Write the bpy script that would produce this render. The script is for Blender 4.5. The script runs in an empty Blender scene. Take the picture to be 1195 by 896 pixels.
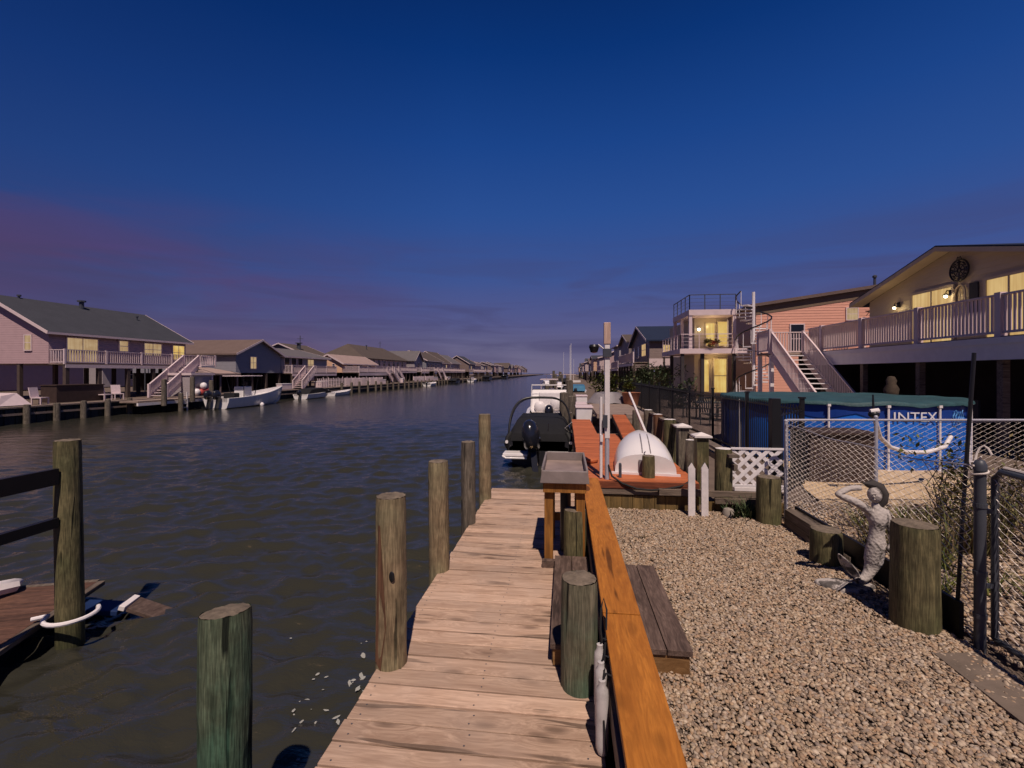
import bpy, math, random
import numpy as np
from mathutils import Vector, Matrix, noise as mnoise
R = math.radians
random.seed(7)
sc = bpy.context.scene
col = sc.collection
F, CXP, HY, CH = 525.0, 597.5, 435.0, 1.95
TH = math.atan(62.5/F); SN, CS = math.sin(TH), math.cos(TH)
WZ = -0.9                                   # water level, dock boards are z = 0

# ------------------------------------------------------------------ mesh builder
class MB:
    def __init__(s): s.v=[]; s.f=[]; s.cut=[]
    def add(s, vs, fs):
        b=len(s.v); s.cut.append((b,len(s.f))); s.v.extend([tuple(p) for p in vs]); s.f.extend([tuple(b+i for i in q) for q in fs]); return s
    def bx(s,x0,x1,y0,y1,z0,z1):
        if x0>x1:x0,x1=x1,x0
        if y0>y1:y0,y1=y1,y0
        if z0>z1:z0,z1=z1,z0
        return s.add([(x0,y0,z0),(x1,y0,z0),(x1,y1,z0),(x0,y1,z0),(x0,y0,z1),(x1,y0,z1),(x1,y1,z1),(x0,y1,z1)],
              [(3,2,1,0),(4,5,6,7),(0,1,5,4),(1,2,6,5),(2,3,7,6),(3,0,4,7)])
    def bar(s,p0,p1,w,h,up=(0,0,1)):        # rectangular bar between two points, w sideways, h along up
        p0=Vector(p0);p1=Vector(p1);d=(p1-p0).normalized();u=Vector(up)
        sd=d.cross(u)
        if sd.length<1e-4: sd=d.cross(Vector((1,0,0)))
        sd.normalize();u=sd.cross(d).normalized()
        a=sd*w/2;b=u*h/2
        return s.add([p0-a-b,p0+a-b,p0+a+b,p0-a+b,p1-a-b,p1+a-b,p1+a+b,p1-a+b],
              [(0,1,2,3),(7,6,5,4),(0,4,5,1),(1,5,6,2),(2,6,7,3),(3,7,4,0)])
    def tube(s,pts,r,n=8,caps=True):
        pts=[Vector(p) for p in pts]; m=len(pts)
        rs=r if isinstance(r,(list,tuple)) else [r]*m
        t0=(pts[1]-pts[0]).normalized()
        nrm=t0.cross(Vector((0,0,1)))
        if nrm.length<.05: nrm=t0.cross(Vector((1,0,0)))
        nrm.normalize(); vs=[];fs=[]
        for i,p in enumerate(pts):
            t=(pts[min(i+1,m-1)]-pts[max(i-1,0)]).normalized()
            nrm=(nrm-t*nrm.dot(t)).normalized(); bn=t.cross(nrm)
            for k in range(n):
                a=2*math.pi*k/n; vs.append(p+(nrm*math.cos(a)+bn*math.sin(a))*rs[i])
        for i in range(m-1):
            for k in range(n):
                k2=(k+1)%n; fs.append((i*n+k,i*n+k2,(i+1)*n+k2,(i+1)*n+k))
        if caps: fs.append(tuple(range(n-1,-1,-1))); fs.append(tuple((m-1)*n+k for k in range(n)))
        return s.add(vs,fs)
    def cyl(s,p0,p1,r0,r1=None,n=12): return s.tube([p0,p1],[r0,r0 if r1 is None else r1],n)
    def ext(s,poly,axis,a,b):               # extrude a 2d polygon; axis x: poly=(y,z)  y: (x,z)  z: (x,y)
        def P(q,t): return (t,q[0],q[1]) if axis=='x' else ((q[0],t,q[1]) if axis=='y' else (q[0],q[1],t))
        n=len(poly); vs=[P(q,a) for q in poly]+[P(q,b) for q in poly]
        fs=[tuple(range(n-1,-1,-1)),tuple(range(n,2*n))]+[(i,(i+1)%n,n+(i+1)%n,n+i) for i in range(n)]
        return s.add(vs,fs)
    def lathe(s,prof,c=(0,0,0),n=16):       # prof: (r,z)
        vs=[];fs=[];m=len(prof)
        for r,z in prof:
            for k in range(n):
                a=2*math.pi*k/n; vs.append((c[0]+r*math.cos(a),c[1]+r*math.sin(a),c[2]+z))
        for i in range(m-1):
            for k in range(n):
                k2=(k+1)%n; fs.append((i*n+k,i*n+k2,(i+1)*n+k2,(i+1)*n+k))
        fs.append(tuple(range(n-1,-1,-1))); fs.append(tuple((m-1)*n+k for k in range(n)))
        return s.add(vs,fs)
    def ball(s,c,r,sq=(1,1,1),n=10,m=6):
        vs=[];fs=[]
        for i in range(1,m):
            t=math.pi*i/m
            for k in range(n):
                a=2*math.pi*k/n; vs.append((c[0]+r*sq[0]*math.sin(t)*math.cos(a),c[1]+r*sq[1]*math.sin(t)*math.sin(a),c[2]+r*sq[2]*math.cos(t)))
        T=len(vs);vs.append((c[0],c[1],c[2]+r*sq[2]));vs.append((c[0],c[1],c[2]-r*sq[2]))
        for i in range(m-2):
            for k in range(n):
                k2=(k+1)%n; fs.append((i*n+k,(i+1)*n+k,(i+1)*n+k2,i*n+k2))
        for k in range(n):
            k2=(k+1)%n; fs.append((T,k,k2)); fs.append((T+1,(m-2)*n+k2,(m-2)*n+k))
        return s.add(vs,fs)
    def build(s,name,mat,parent=None,loc=(0,0,0),rz=0,smooth=False,bev=0):
        me=bpy.data.meshes.new(name); me.from_pydata(s.v,[],s.f); me.update()
        if mat: me.materials.append(mat)
        if smooth:
            for p in me.polygons: p.use_smooth=True
            try: me.set_sharp_from_angle(angle=R(42))
            except Exception: pass
        o=bpy.data.objects.new(name,me); col.objects.link(o)
        o.location=loc; o.rotation_euler=(0,0,rz)
        if parent: o.parent=parent
        if bev:
            m=o.modifiers.new('bevel','BEVEL'); m.width=bev; m.segments=2; m.limit_method='ANGLE'; m.angle_limit=R(40)
        return o

def each(mb,name,mat,parent,**k):            # one object per piece that was added
    r=[]; cs=mb.cut+[(len(mb.v),len(mb.f))]
    for (v0,f0),(v1,f1) in zip(cs,cs[1:]):
        q=MB(); q.v=mb.v[v0:v1]; q.f=[tuple(i-v0 for i in f) for f in mb.f[f0:f1]]
        r.append(q.build(name,mat,parent,**k))
    return r
def tag(o,label=None,cat=None,group=None,kind=None):
    if label: o['label']=label
    if cat: o['category']=cat
    if group: o['group']=group
    if kind: o['kind']=kind
    return o
def thing(name,label,cat,loc=(0,0,0),rz=0,group=None):
    o=bpy.data.objects.new(name,None); col.objects.link(o); o.empty_display_size=.2
    o.location=loc; o.rotation_euler=(0,0,rz)
    return tag(o,label,cat,group)
def copy_tree(o,parent=None):
    c=o.copy(); col.objects.link(c); c.parent=parent
    for ch in list(o.children): copy_tree(ch,c)
    return c

# ------------------------------------------------------------------ materials
def N(nt,t,**k):
    n=nt.nodes.new(t)
    for a,b in k.items(): setattr(n,a,b)
    return n
def base(name):
    m=bpy.data.materials.new(name); m.use_nodes=True; nt=m.node_tree
    return m,nt,nt.nodes['Principled BSDF']
def mathn(nt,op,a,b=None,c=None):
    n=N(nt,'ShaderNodeMath',operation=op)
    for i,x in enumerate((a,b,c)):
        if x is None: continue
        if isinstance(x,(int,float)): n.inputs[i].default_value=x
        else: nt.links.new(x,n.inputs[i])
    return n.outputs[0]
def mix(nt,fac,a,b,mode='MIX'):
    n=N(nt,'ShaderNodeMix',data_type='RGBA',blend_type=mode)
    for s_,x in ((n.inputs[0],fac),(n.inputs[6],a),(n.inputs[7],b)):
        if isinstance(x,(int,float)): s_.default_value=x
        elif isinstance(x,(tuple,list)): s_.default_value=(*x[:3],1)
        else: nt.links.new(x,s_)
    return n.outputs[2]
def ramp(nt,x,p0,p1):
    n=N(nt,'ShaderNodeMapRange'); n.clamp=True; nt.links.new(x,n.inputs[0])
    n.inputs[1].default_value=p0; n.inputs[2].default_value=p1; return n.outputs[0]
def noi(nt,vec,scale,detail=4,rough=.55,dist=0):
    n=N(nt,'ShaderNodeTexNoise'); nt.links.new(vec,n.inputs['Vector'])
    n.inputs['Scale'].default_value=scale; n.inputs['Detail'].default_value=detail
    n.inputs['Roughness'].default_value=rough; n.inputs['Distortion'].default_value=dist
    return n.outputs['Fac']
def coords(nt,stretch=(1,1,1),shift=True):
    tc=N(nt,'ShaderNodeTexCoord'); v=tc.outputs['Object']
    if shift:
        oi=N(nt,'ShaderNodeObjectInfo'); g=N(nt,'ShaderNodeNewGeometry')
        s=mathn(nt,'MULTIPLY',mathn(nt,'ADD',oi.outputs['Random'],g.outputs['Random Per Island']),37.3)
        va=N(nt,'ShaderNodeVectorMath',operation='ADD'); nt.links.new(v,va.inputs[0]); nt.links.new(s,va.inputs[1]); v=va.outputs[0]
        isl=g.outputs['Random Per Island']; rnd=oi.outputs['Random']
    else: isl=rnd=None
    vm=N(nt,'ShaderNodeVectorMath',operation='MULTIPLY'); nt.links.new(v,vm.inputs[0]); vm.inputs[1].default_value=stretch
    return vm.outputs[0],isl,rnd,tc.outputs['Object']
def bumpn(nt,h,b,strength=.4,dist=.01):
    n=N(nt,'ShaderNodeBump'); n.inputs['Strength'].default_value=strength; n.inputs['Distance'].default_value=dist
    nt.links.new(h,n.inputs['Height']); nt.links.new(n.outputs[0],b.inputs['Normal'])
def sc3(c,k): return tuple(min(1,x*k) for x in c)
def plain(name,c,rough=.6,var=.18,scale=6,bump=.15,bd=.004,metal=0,spec=.35,isl=.0,dirt=.0):
    m,nt,b=base(name); v,i,r,_=coords(nt)
    n1=noi(nt,v,scale,5); n2=noi(nt,v,scale*9,3)
    c1=mix(nt,n1,sc3(c,1-var*1.6),sc3(c,1+var*1.2))
    if isl: c1=mix(nt,1,c1,mix(nt,i,sc3((1,1,1),1-isl),(1,1,1)),'MULTIPLY')
    if dirt:
        d=ramp(nt,noi(nt,v,scale*.35,6,.7),.52,.7)
        c1=mix(nt,mathn(nt,'MULTIPLY',d,dirt),c1,(.07,.055,.04))
    nt.links.new(c1,b.inputs['Base Color']); b.inputs['Roughness'].default_value=rough
    b.inputs['Metallic'].default_value=metal; b.inputs['Specular IOR Level'].default_value=spec
    if bump: bumpn(nt,n2,b,bump,bd)
    return m
def wood(name,c,dark,axis='x',rough=.75,knots=.8,cracks=.5,pv=.25,fine=1.0,bd=.004,tint=None,alg=None,macro=0):
    m,nt,b=base(name)
    st={'x':(.09,1,1),'y':(1,.09,1),'z':(1,1,.07)}[axis]
    v,i,r,ob=coords(nt,st)
    kst={'x':(2.6,7.5,7.5),'y':(7.5,2.6,7.5),'z':(6,6,2.2)}[axis]
    vk,_,_,_=coords(nt,kst)
    vo=N(nt,'ShaderNodeTexVoronoi'); nt.links.new(vk,vo.inputs['Vector']); vo.inputs['Scale'].default_value=1; vo.inputs['Randomness'].default_value=1
    kd=vo.outputs['Distance']; hole=ramp(nt,kd,.25,.12); halo=ramp(nt,kd,.6,.18)
    # grain warped around the knots
    gv=N(nt,'ShaderNodeVectorMath',operation='ADD'); nt.links.new(v,gv.inputs[0])
    nt.links.new(mathn(nt,'MULTIPLY',halo,.05*knots),gv.inputs[1])
    g1=noi(nt,gv.outputs[0],22*fine,6,.62,.6); g2=noi(nt,gv.outputs[0],75*fine,3,.6); g3=noi(nt,v,4,3)
    cc=mix(nt,ramp(nt,g1,.38,.62),dark,c)
    cc=mix(nt,mathn(nt,'MULTIPLY',ramp(nt,g3,.4,.7),.35),cc,sc3(c,1.22))
    cc=mix(nt,mathn(nt,'MULTIPLY',ramp(nt,g2,.60,.40),.45),cc,sc3(dark,.8))
    if knots: cc=mix(nt,mathn(nt,'MULTIPLY',hole,.8*knots),cc,sc3(dark,.38)); cc=mix(nt,mathn(nt,'MULTIPLY',halo,.25*knots),cc,sc3(dark,.75))
    if cracks:
        ck=ramp(nt,noi(nt,v,11*fine,2,.4,.9),.655,.69)
        cc=mix(nt,mathn(nt,'MULTIPLY',ck,cracks),cc,sc3(dark,.22))
    if tint: cc=mix(nt,mathn(nt,'MULTIPLY',ramp(nt,noi(nt,ob,2.3,4),.42,.62),tint[3]),cc,tint[:3])
    if alg:                                  # algae stain by real height
        sx=N(nt,'ShaderNodeSeparateXYZ'); nt.links.new(ob,sx.inputs[0])
        h=mathn(nt,'ADD',sx.outputs[2],mathn(nt,'MULTIPLY',noi(nt,v,5,3),.5))
        cc=mix(nt,mathn(nt,'MULTIPLY',ramp(nt,h,alg[4],alg[3]),.8),cc,alg[:3])
    if macro:
        mg=noi(nt,ob,9,6,.7); cc=mix(nt,1,cc,mix(nt,ramp(nt,mg,.3,.7),sc3((1,1,1),1-macro),sc3((1,1,1),1)),'MULTIPLY')
        fb=ramp(nt,noi(nt,v,120,2,.5),.40,.62); cc=mix(nt,1,cc,mix(nt,fb,sc3((1,1,1),1-macro*.9),(1,1,1)),'MULTIPLY')
    if pv: cc=mix(nt,1,cc,mix(nt,i,sc3((1,1,1),1-pv),(1,1,1)),'MULTIPLY')
    nt.links.new(cc,b.inputs['Base Color']); b.inputs['Roughness'].default_value=rough; b.inputs['Specular IOR Level'].default_value=.25
    hh=mathn(nt,'SUBTRACT',mathn(nt,'ADD',g1,mathn(nt,'MULTIPLY',g2,.4)),mathn(nt,'MULTIPLY',hole,.6))
    if cracks: hh=mathn(nt,'SUBTRACT',hh,ck)
    bumpn(nt,hh,b,.55,bd)
    return m
def siding(name,c,pitch=.16,rough=.55,var=.1,vertical=False):
    m,nt,b=base(name); v,i,r,ob=coords(nt,shift=False)
    sx=N(nt,'ShaderNodeSeparateXYZ'); nt.links.new(ob,sx.inputs[0])
    z=mathn(nt,'ADD',sx.outputs[0],sx.outputs[1]) if vertical else sx.outputs[2]
    fr=mathn(nt,'FRACT',mathn(nt,'DIVIDE',z,pitch))
    cc=mix(nt,noi(nt,v,2.5,5),sc3(c,1-var*1.5),sc3(c,1+var))
    nt.links.new(cc,b.inputs['Base Color']); b.inputs['Roughness'].default_value=rough
    bumpn(nt,mathn(nt,'SUBTRACT',1,fr),b,.9,.03)
    return m
def shingle(name,c,var=.3):
    m,nt,b=base(name); v,i,r,ob=coords(nt)
    br=N(nt,'ShaderNodeTexNoise'); nt.links.new(v,br.inputs['Vector']); br.inputs['Scale'].default_value=9
    sx=N(nt,'ShaderNodeSeparateXYZ'); nt.links.new(ob,sx.inputs[0])
    row=mathn(nt,'FRACT',mathn(nt,'DIVIDE',sx.outputs[2],.075))
    n2=noi(nt,v,1.1,5)
    cc=mix(nt,br.outputs['Fac'],sc3(c,1-var),sc3(c,1+var)); cc=mix(nt,n2,sc3(c,.7),cc)
    nt.links.new(cc,b.inputs['Base Color']); b.inputs['Roughness'].default_value=.9; b.inputs['Specular IOR Level'].default_value=.15
    bumpn(nt,mathn(nt,'ADD',mathn(nt,'MULTIPLY',row,-.6),br.outputs['Fac']),b,.6,.02)
    return m
def emis(name,c,s,c2=None,scale=1.4):
    m,nt,b=base(name); v,i,r,ob=coords(nt)
    b.inputs['Base Color'].default_value=(.03,.03,.03,1); b.inputs['Roughness'].default_value=.25
    v2,_,_,_=coords(nt,(7,7,.35)); fold=noi(nt,v2,1.2,2); cc=mix(nt,ramp(nt,mathn(nt,'ADD',mathn(nt,'MULTIPLY',noi(nt,v,scale,3),.6),mathn(nt,'MULTIPLY',fold,.5)),.42,.68),c2 or sc3(c,.55),c)
    nt.links.new(cc,b.inputs['Emission Color']); b.inputs['Emission Strength'].default_value=s
    return m
def glassm(name,c=(.012,.014,.02)):
    m,nt,b=base(name); b.inputs['Base Color'].default_value=(*c,1); b.inputs['Roughness'].default_value=.06; b.inputs['IOR'].default_value=1.5
    return m
def islandmat(name,cols,rough=.75,bump=.3):
    m,nt,b=base(name); v,i,r,ob=coords(nt)
    rp=N(nt,'ShaderNodeValToRGB'); rp.color_ramp.interpolation='LINEAR'
    e=rp.color_ramp.elements; n=len(cols)
    while len(e)<n: e.new(.5)
    for k,c in enumerate(cols): e[k].position=k/(n-1); e[k].color=(*c,1)
    nt.links.new(i,rp.inputs[0])
    cc=mix(nt,noi(nt,v,45,3),(.6,.6,.6),(1.25,1.25,1.25)); cc=mix(nt,1,rp.outputs[0],cc,'MULTIPLY')
    nt.links.new(cc,b.inputs['Base Color']); b.inputs['Roughness'].default_value=rough; b.inputs['Specular IOR Level'].default_value=.25
    bumpn(nt,noi(nt,v,90,3),b,bump,.002)
    return m

M={}
M['deck']=wood('weathered_deck',(.67,.47,.34),(.43,.28,.195),'x',knots=1,cracks=.7,pv=.30,bd=.006,tint=(.50,.37,.29,.4))
M['step']=wood('grey_step_wood',(.25,.17,.135),(.12,.078,.062),'y',knots=.6,cracks=.6,pv=.3,macro=.3)
M['stepend']=wood('fresh_step_end',(.32,.18,.075),(.17,.085,.03),'x',knots=.7,cracks=.4,pv=.25)
M['cap']=wood('orange_stained_board',(.55,.205,.032),(.42,.145,.022),'y',rough=.6,knots=.5,cracks=.8,pv=.12,fine=.8,bd=.004,macro=.12)
M['capside']=wood('dark_bulkhead_board',(.075,.04,.022),(.03,.016,.01),'y',knots=.3,pv=.2)
M['reddeck']=wood('red_stained_deck',(.60,.18,.065),(.44,.12,.045),'x',rough=.65,knots=.3,cracks=.3,pv=.25)
M['floatwood']=wood('worn_brown_float_boards',(.27,.135,.09),(.13,.07,.05),'x',knots=.3,pv=.35,macro=.3)
M['redy']=wood('red_stained_side',(.30,.085,.04),(.13,.04,.02),'x',knots=.3,pv=.3)
M['pil']=wood('weathered_piling',(.46,.345,.20),(.22,.155,.09),'z',knots=.5,cracks=1,pv=0,bd=.016,tint=(.33,.30,.17,.6),macro=.4,alg=(.035,.05,.022,-.82,-.35))
M['pilgreen']=wood('green_treated_piling',(.21,.25,.155),(.08,.115,.07),'z',knots=.15,cracks=1,pv=0,macro=.5,bd=.022,tint=(.075,.19,.12,.6),alg=(.02,.045,.025,-.82,-.3))
M['pilmoss']=wood('olive_piling',(.28,.235,.115),(.12,.105,.052),'z',knots=.3,cracks=1,pv=0,macro=.45,bd=.018,tint=(.12,.13,.055,.55),alg=(.035,.05,.02,-.75,-.3))
M['pilmix']=wood('half_green_piling',(.30,.27,.18),(.11,.11,.07),'z',knots=.3,cracks=1,pv=0,bd=.02,tint=(.10,.185,.12,.75),macro=.4)
M['pilrust']=wood('red_brown_piling',(.20,.10,.055),(.08,.04,.025),'z',knots=.4,cracks=.9,pv=0,bd=.01)
M['pilgrey']=wood('grey_piling',(.30,.25,.19),(.12,.10,.08),'z',knots=.3,cracks=.9,pv=0,bd=.014,macro=.4)
M['pileend']=plain('cut_wood_end',(.21,.165,.12),.85,.55,18,.8,.012,dirt=.7)
M['pilecap']=plain('white_cap',(.72,.66,.62),.5,.12,8)
M['tablewood']=wood('amber_leg_wood',(.42,.185,.04),(.22,.09,.02),'z',knots=.5,cracks=.4)
M['tray']=plain('worn_grey_tray',(.23,.19,.175),.55,.3,5,.3,.003,dirt=.5)
M['trayin']=plain('scratched_tray_bottom',(.30,.225,.195),.5,.35,4,.3,.003,dirt=.7)
M['oldwood']=wood('old_grey_timber',(.27,.205,.155),(.12,.09,.07),'x',knots=.4,cracks=.8,pv=.35)
M['oldwoody']=wood('old_grey_timber_long',(.25,.20,.155),(.12,.09,.07),'y',knots=.4,cracks=.8,pv=.35)
M['retain']=wood('mossy_sheet_wall',(.27,.17,.06),(.11,.075,.03),'z',knots=.3,cracks=.5,pv=.4)
M['whitewood']=plain('white_painted_wood',(.74,.68,.66),.5,.1,7,.25,.003,dirt=.25)
M['white']=plain('white_paint',(.76,.71,.71),.5,.08,5,.1)
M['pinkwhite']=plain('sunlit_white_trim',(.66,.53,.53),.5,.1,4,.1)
M['gelcoat']=plain('white_gelcoat',(.78,.74,.72),.22,.06,2,.03,spec=.5,dirt=.15)
M['hullblue']=plain('grey_blue_hull',(.34,.37,.46),.25,.08,2,.03,spec=.5)
M['hulldark']=plain('dark_hull',(.02,.02,.024),.2,.1,2,.03,spec=.5)
M['black']=plain('black_metal',(.012,.012,.014),.4,.1,8,.1)
M['canvas']=plain('black_canvas',(.009,.009,.011),.85,.3,5,.35,.02)
M['cowl']=plain('black_cowl',(.014,.015,.022),.18,.1,3,.02,spec=.6)
M['rubber']=plain('black_rubber',(.01,.01,.01),.7,.1,8)
M['chrome']=plain('bright_steel',(.55,.53,.55),.25,.1,8,.05,metal=1)
M['galv']=plain('galvanised_steel',(.42,.41,.46),.5,.12,20,.1,metal=.1)
M['wire']=plain('galvanised_wire',(.68,.60,.53),.5,.1,20,0)
M['gatepost']=plain('dark_grey_steel',(.06,.065,.08),.45,.2,10,.15)
M['fender']=plain('scuffed_fender',(.50,.47,.46),.5,.2,12,.2,.002,dirt=.4)
M['pvc']=plain('white_pvc',(.76,.71,.70),.4,.08,6,.05)
M['bluepool']=plain('blue_pool_vinyl',(.016,.15,.62),.35,.15,3,.1,.003)
M['bluedeep']=plain('deep_blue_vinyl',(.010,.045,.26),.4,.15,3,.1,.003)
M['floatblue']=plain('faded_blue_float',(.010,.028,.10),.6,.3,6,.2)
M['teal']=plain('teal_pool_cover',(.028,.078,.088),.6,.45,3,.5,.02)
M['concrete']=plain('concrete',(.30,.26,.22),.85,.3,4,.4,.004,dirt=.4)
M['statue0']=plain('weathered_statue',(.50,.42,.37),.8,.35,9,.5,.005,dirt=.75)
M['statuedk']=plain('dark_weathered_stone',(.05,.043,.04),.8,.3,9,.4,.004)
def statue_mat():
    m,nt,b=base('weathered_silver_stone'); v,i,r,ob=coords(nt)
    n1=noi(nt,v,14,6,.7); n2=ramp(nt,noi(nt,v,7,5,.65,.6),.54,.60)
    c=mix(nt,n1,(.30,.27,.25),(.58,.52,.48)); c=mix(nt,mathn(nt,'MULTIPLY',n2,.9),c,(.055,.048,.044))
    vo=N(nt,'ShaderNodeTexVoronoi'); nt.links.new(v,vo.inputs['Vector']); vo.inputs['Scale'].default_value=38
    nt.links.new(c,b.inputs['Base Color']); b.inputs['Roughness'].default_value=.8; b.inputs['Specular IOR Level'].default_value=.25
    bumpn(nt,mathn(nt,'ADD',vo.outputs['Distance'],n1),b,.8,.008); return m
M['statue']=statue_mat()
M['paletop']=wood('pale_new_wood',(.62,.44,.36),(.42,.28,.22),'z',knots=.3,cracks=.5,pv=0)
M['slab']=plain('brown_paving_slab',(.17,.13,.10),.9,.3,5,.5,.005,dirt=.5)
M['soil']=plain('dark_soil',(.085,.062,.045),.95,.5,6,.8,.02)
M['earth']=plain('bare_ground',(.15,.11,.085),.95,.35,3,.7,.02)
M['paver']=plain('pinkish_pavers',(.36,.26,.22),.9,.2,4,.3)
M['gravbase']=plain('gravel_bed',(.20,.15,.115),.95,.5,30,.9,.02)
M['sand']=plain('tan_sand',(.55,.40,.245),.95,.15,9,.5,.01)
M['darkpost_shade']=plain('dark_posts_and_painted_shade',(.045,.038,.04),.9,.3,2)  # dark posts, and painted shade on the backing sheets under houses
M['brownbox']=plain('dark_brown_boards',(.05,.03,.024),.7,.3,4)
M['leaf']=islandmat('yellow_green_leaves',[(.05,.07,.012),(.11,.13,.025),(.16,.16,.04),(.07,.09,.02)])
M['blade']=islandmat('dark_green_blades',[(.02,.04,.016),(.05,.075,.03),(.09,.11,.05)])
M['dry']=islandmat('dry_weeds',[(.22,.17,.08),(.13,.14,.045),(.30,.22,.11),(.09,.11,.035)])
M['stem']=plain('plant_stem',(.09,.065,.035),.9)
M['peb']=islandmat('mixed_pebbles',[(.20,.14,.097),(.47,.35,.235),(.31,.21,.135),(.60,.48,.355),(.28,.225,.18),(.44,.30,.185),(.17,.128,.10),(.53,.41,.28),(.36,.295,.24),(.41,.26,.155),(.26,.21,.175)],.7)
M['foam']=plain('water_foam',(.34,.34,.31),.9,.2,30,.3)
M['lit']=emis('lit_window',(.86,.62,.20),.85,(.66,.38,.09))
M['litwarm']=emis('lit_glass_door',(.78,.54,.22),.85,(.55,.33,.11),.8)
M['litpale']=emis('pale_lit_window',(.62,.44,.24),.75,(.42,.26,.12))
M['bulb']=emis('lamp_bulb',(1,.86,.58),14,(1,.86,.58))
M['glass']=glassm('dark_glass')
M['sidpink']=siding('pink_grey_siding',(.40,.27,.28))
M['sidblue']=siding('blue_grey_siding',(.21,.205,.235))
M['sidgrey']=siding('grey_siding',(.30,.26,.27))
M['sidcream']=siding('cream_siding',(.58,.47,.33))
M['sidtan']=siding('tan_siding',(.60,.37,.24))
M['sidwhite']=siding('white_siding',(.50,.38,.37))
M['sidbrown']=siding('brown_shingle_siding',(.19,.135,.12))
M['lapcream']=plain('cream_lap_siding',(.50,.42,.29),.55,.07,2,.08)
M['lappink']=plain('salmon_lap_siding',(.72,.36,.255),.55,.08,2,.08)
M['beige']=plain('beige_wall',(.52,.44,.32),.7,.1,3)
M['soffit']=plain('brown_soffit_and_shade',(.17,.115,.075),.7,.15,3)
M['rooftop']=shingle('blue_grey_shingles',(.06,.062,.075))
M['roofnavy']=shingle('navy_shingles',(.022,.032,.065))
M['roofbrown']=shingle('brown_shingles',(.115,.09,.078))
M['rooftan']=shingle('tan_shingles',(.17,.12,.105))
M['roofgrey']=shingle('grey_shingles',(.15,.135,.14))
M['roofpink']=shingle('pinkish_shingles',(.40,.29,.26))
M['bulkwall']=wood('dark_sheet_piling',(.035,.048,.055),(.014,.018,.022),'z',knots=.1,pv=.4)
M['plankgrey']=wood('pale_dock_planks',(.42,.32,.26),(.22,.16,.13),'x',knots=.2,pv=.3)
M['red']=plain('red_buoy',(.45,.07,.06),.5)
M['terracotta']=plain('terracotta_pot',(.32,.13,.07),.8)
M['bluetarp']=plain('blue_tarp',(.05,.16,.26),.5,.2,3,.3,.02)
M['rope']=plain('black_rope',(.012,.012,.014),.8)
M['ropewhite']=plain('white_rope',(.62,.55,.50),.8)
M['slate']=plain('grey_flap',(.20,.18,.19),.5)
M['letter']=plain('white_print',(.72,.72,.76),.45,.05)
M['lightblue']=plain('pale_blue_print',(.10,.30,.62),.45,.1)
# ------------------------------------------------------------------ setting
def hull_(o): return o
def grid_mesh(name,X,Y,Z,mat,smooth=True):
    ny,nx=X.shape
    me=bpy.data.meshes.new(name)
    co=np.stack([X,Y,Z],-1).reshape(-1,3).astype(np.float32)
    idx=np.arange(ny*nx).reshape(ny,nx)
    q=np.stack([idx[:-1,:-1],idx[:-1,1:],idx[1:,1:],idx[1:,:-1]],-1).reshape(-1,4)
    me.vertices.add(len(co)); me.vertices.foreach_set('co',co.ravel())
    me.loops.add(q.size); me.loops.foreach_set('vertex_index',q.ravel().astype(np.int32))
    me.polygons.add(len(q)); me.polygons.foreach_set('loop_start',(np.arange(len(q))*4).astype(np.int32))
    me.polygons.foreach_set('loop_total',np.full(len(q),4,np.int32))
    me.polygons.foreach_set('use_smooth',np.full(len(q),smooth))
    me.update(calc_edges=True); me.materials.append(mat)
    o=bpy.data.objects.new(name,me); col.objects.link(o); return o

# water
m,nt,b=base('canal_water')
v,_,_,ob=coords(nt,(.42,1,1),shift=False)
n1=noi(nt,v,4.6,5,.62,.35); n2=noi(nt,v,13,3,.6,.3)
b.inputs['Base Color'].default_value=(.034,.0335,.0255,1); b.inputs['Roughness'].default_value=.13; b.inputs['Specular Tint'].default_value=(1,.66,.36,1)
b.inputs['IOR'].default_value=1.9; b.inputs['Specular IOR Level'].default_value=.5
bumpn(nt,mathn(nt,'ADD',n1,mathn(nt,'MULTIPLY',n2,.35)),b,.6,.04)
M['water']=m
rng=np.random.default_rng(3)
def axis(segs):
    a=[segs[0][0]]
    for x1,d0,d1 in [(s[1],s[2],s[3]) for s in segs]:
        x0=a[-1]; L=x1-x0; n=max(2,int(abs(L)/((d0+d1)/2)))
        t=np.linspace(0,1,n+1)[1:]
        # spacing varies from d0 to d1
        w=(d0*t+(d1-d0)*t*t/2); w=w/w[-1]
        a.extend((x0+L*w).tolist())
    return np.array(a)
ys=axis([(-3,1.2,.5,.06),(1.2,7,.045,.06),(7,20,.06,.14),(20,60,.14,.8),(60,900,2,60)])
xs=axis([(-45,-12,.6,.12),(-12,-6,.1,.07),(-6,0.6,.055,.05),(.6,14,1,2)])
X,Y=np.meshgrid(xs,ys)
Z=np.zeros_like(X)
for i in range(70):
    lam=.17*(7.0**rng.random()); k=2*math.pi/lam
    a=rng.normal(1.72,.42); ph=rng.random()*6.28
    amp=.0078*lam**.8*(.6+.8*rng.random())
    damp=np.clip(lam/(.016*np.maximum(Y,1))-1.2,0,1)
    fx=np.clip(lam/(2.6*np.gradient(X,axis=1))-.4,0,1)*np.clip(lam/(2.6*np.gradient(Y,axis=0))-.4,0,1)
    arg=k*(np.cos(a)*X+np.sin(a)*Y)+ph+.9*np.sin(.7*X+.31*Y+i)+.6*np.sin(.45*Y-.2*X+2*i)
    Z+=amp*damp*fx*(np.sin(arg)+.28*np.sin(2*arg+.6))
def wz(x,y): return float(Z[min(len(ys)-1,np.searchsorted(ys,y)),min(len(xs)-1,np.searchsorted(xs,x))])+WZ
water=grid_mesh('water',X,Y,Z+WZ,M['water']); tag(water,kind='structure')
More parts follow.
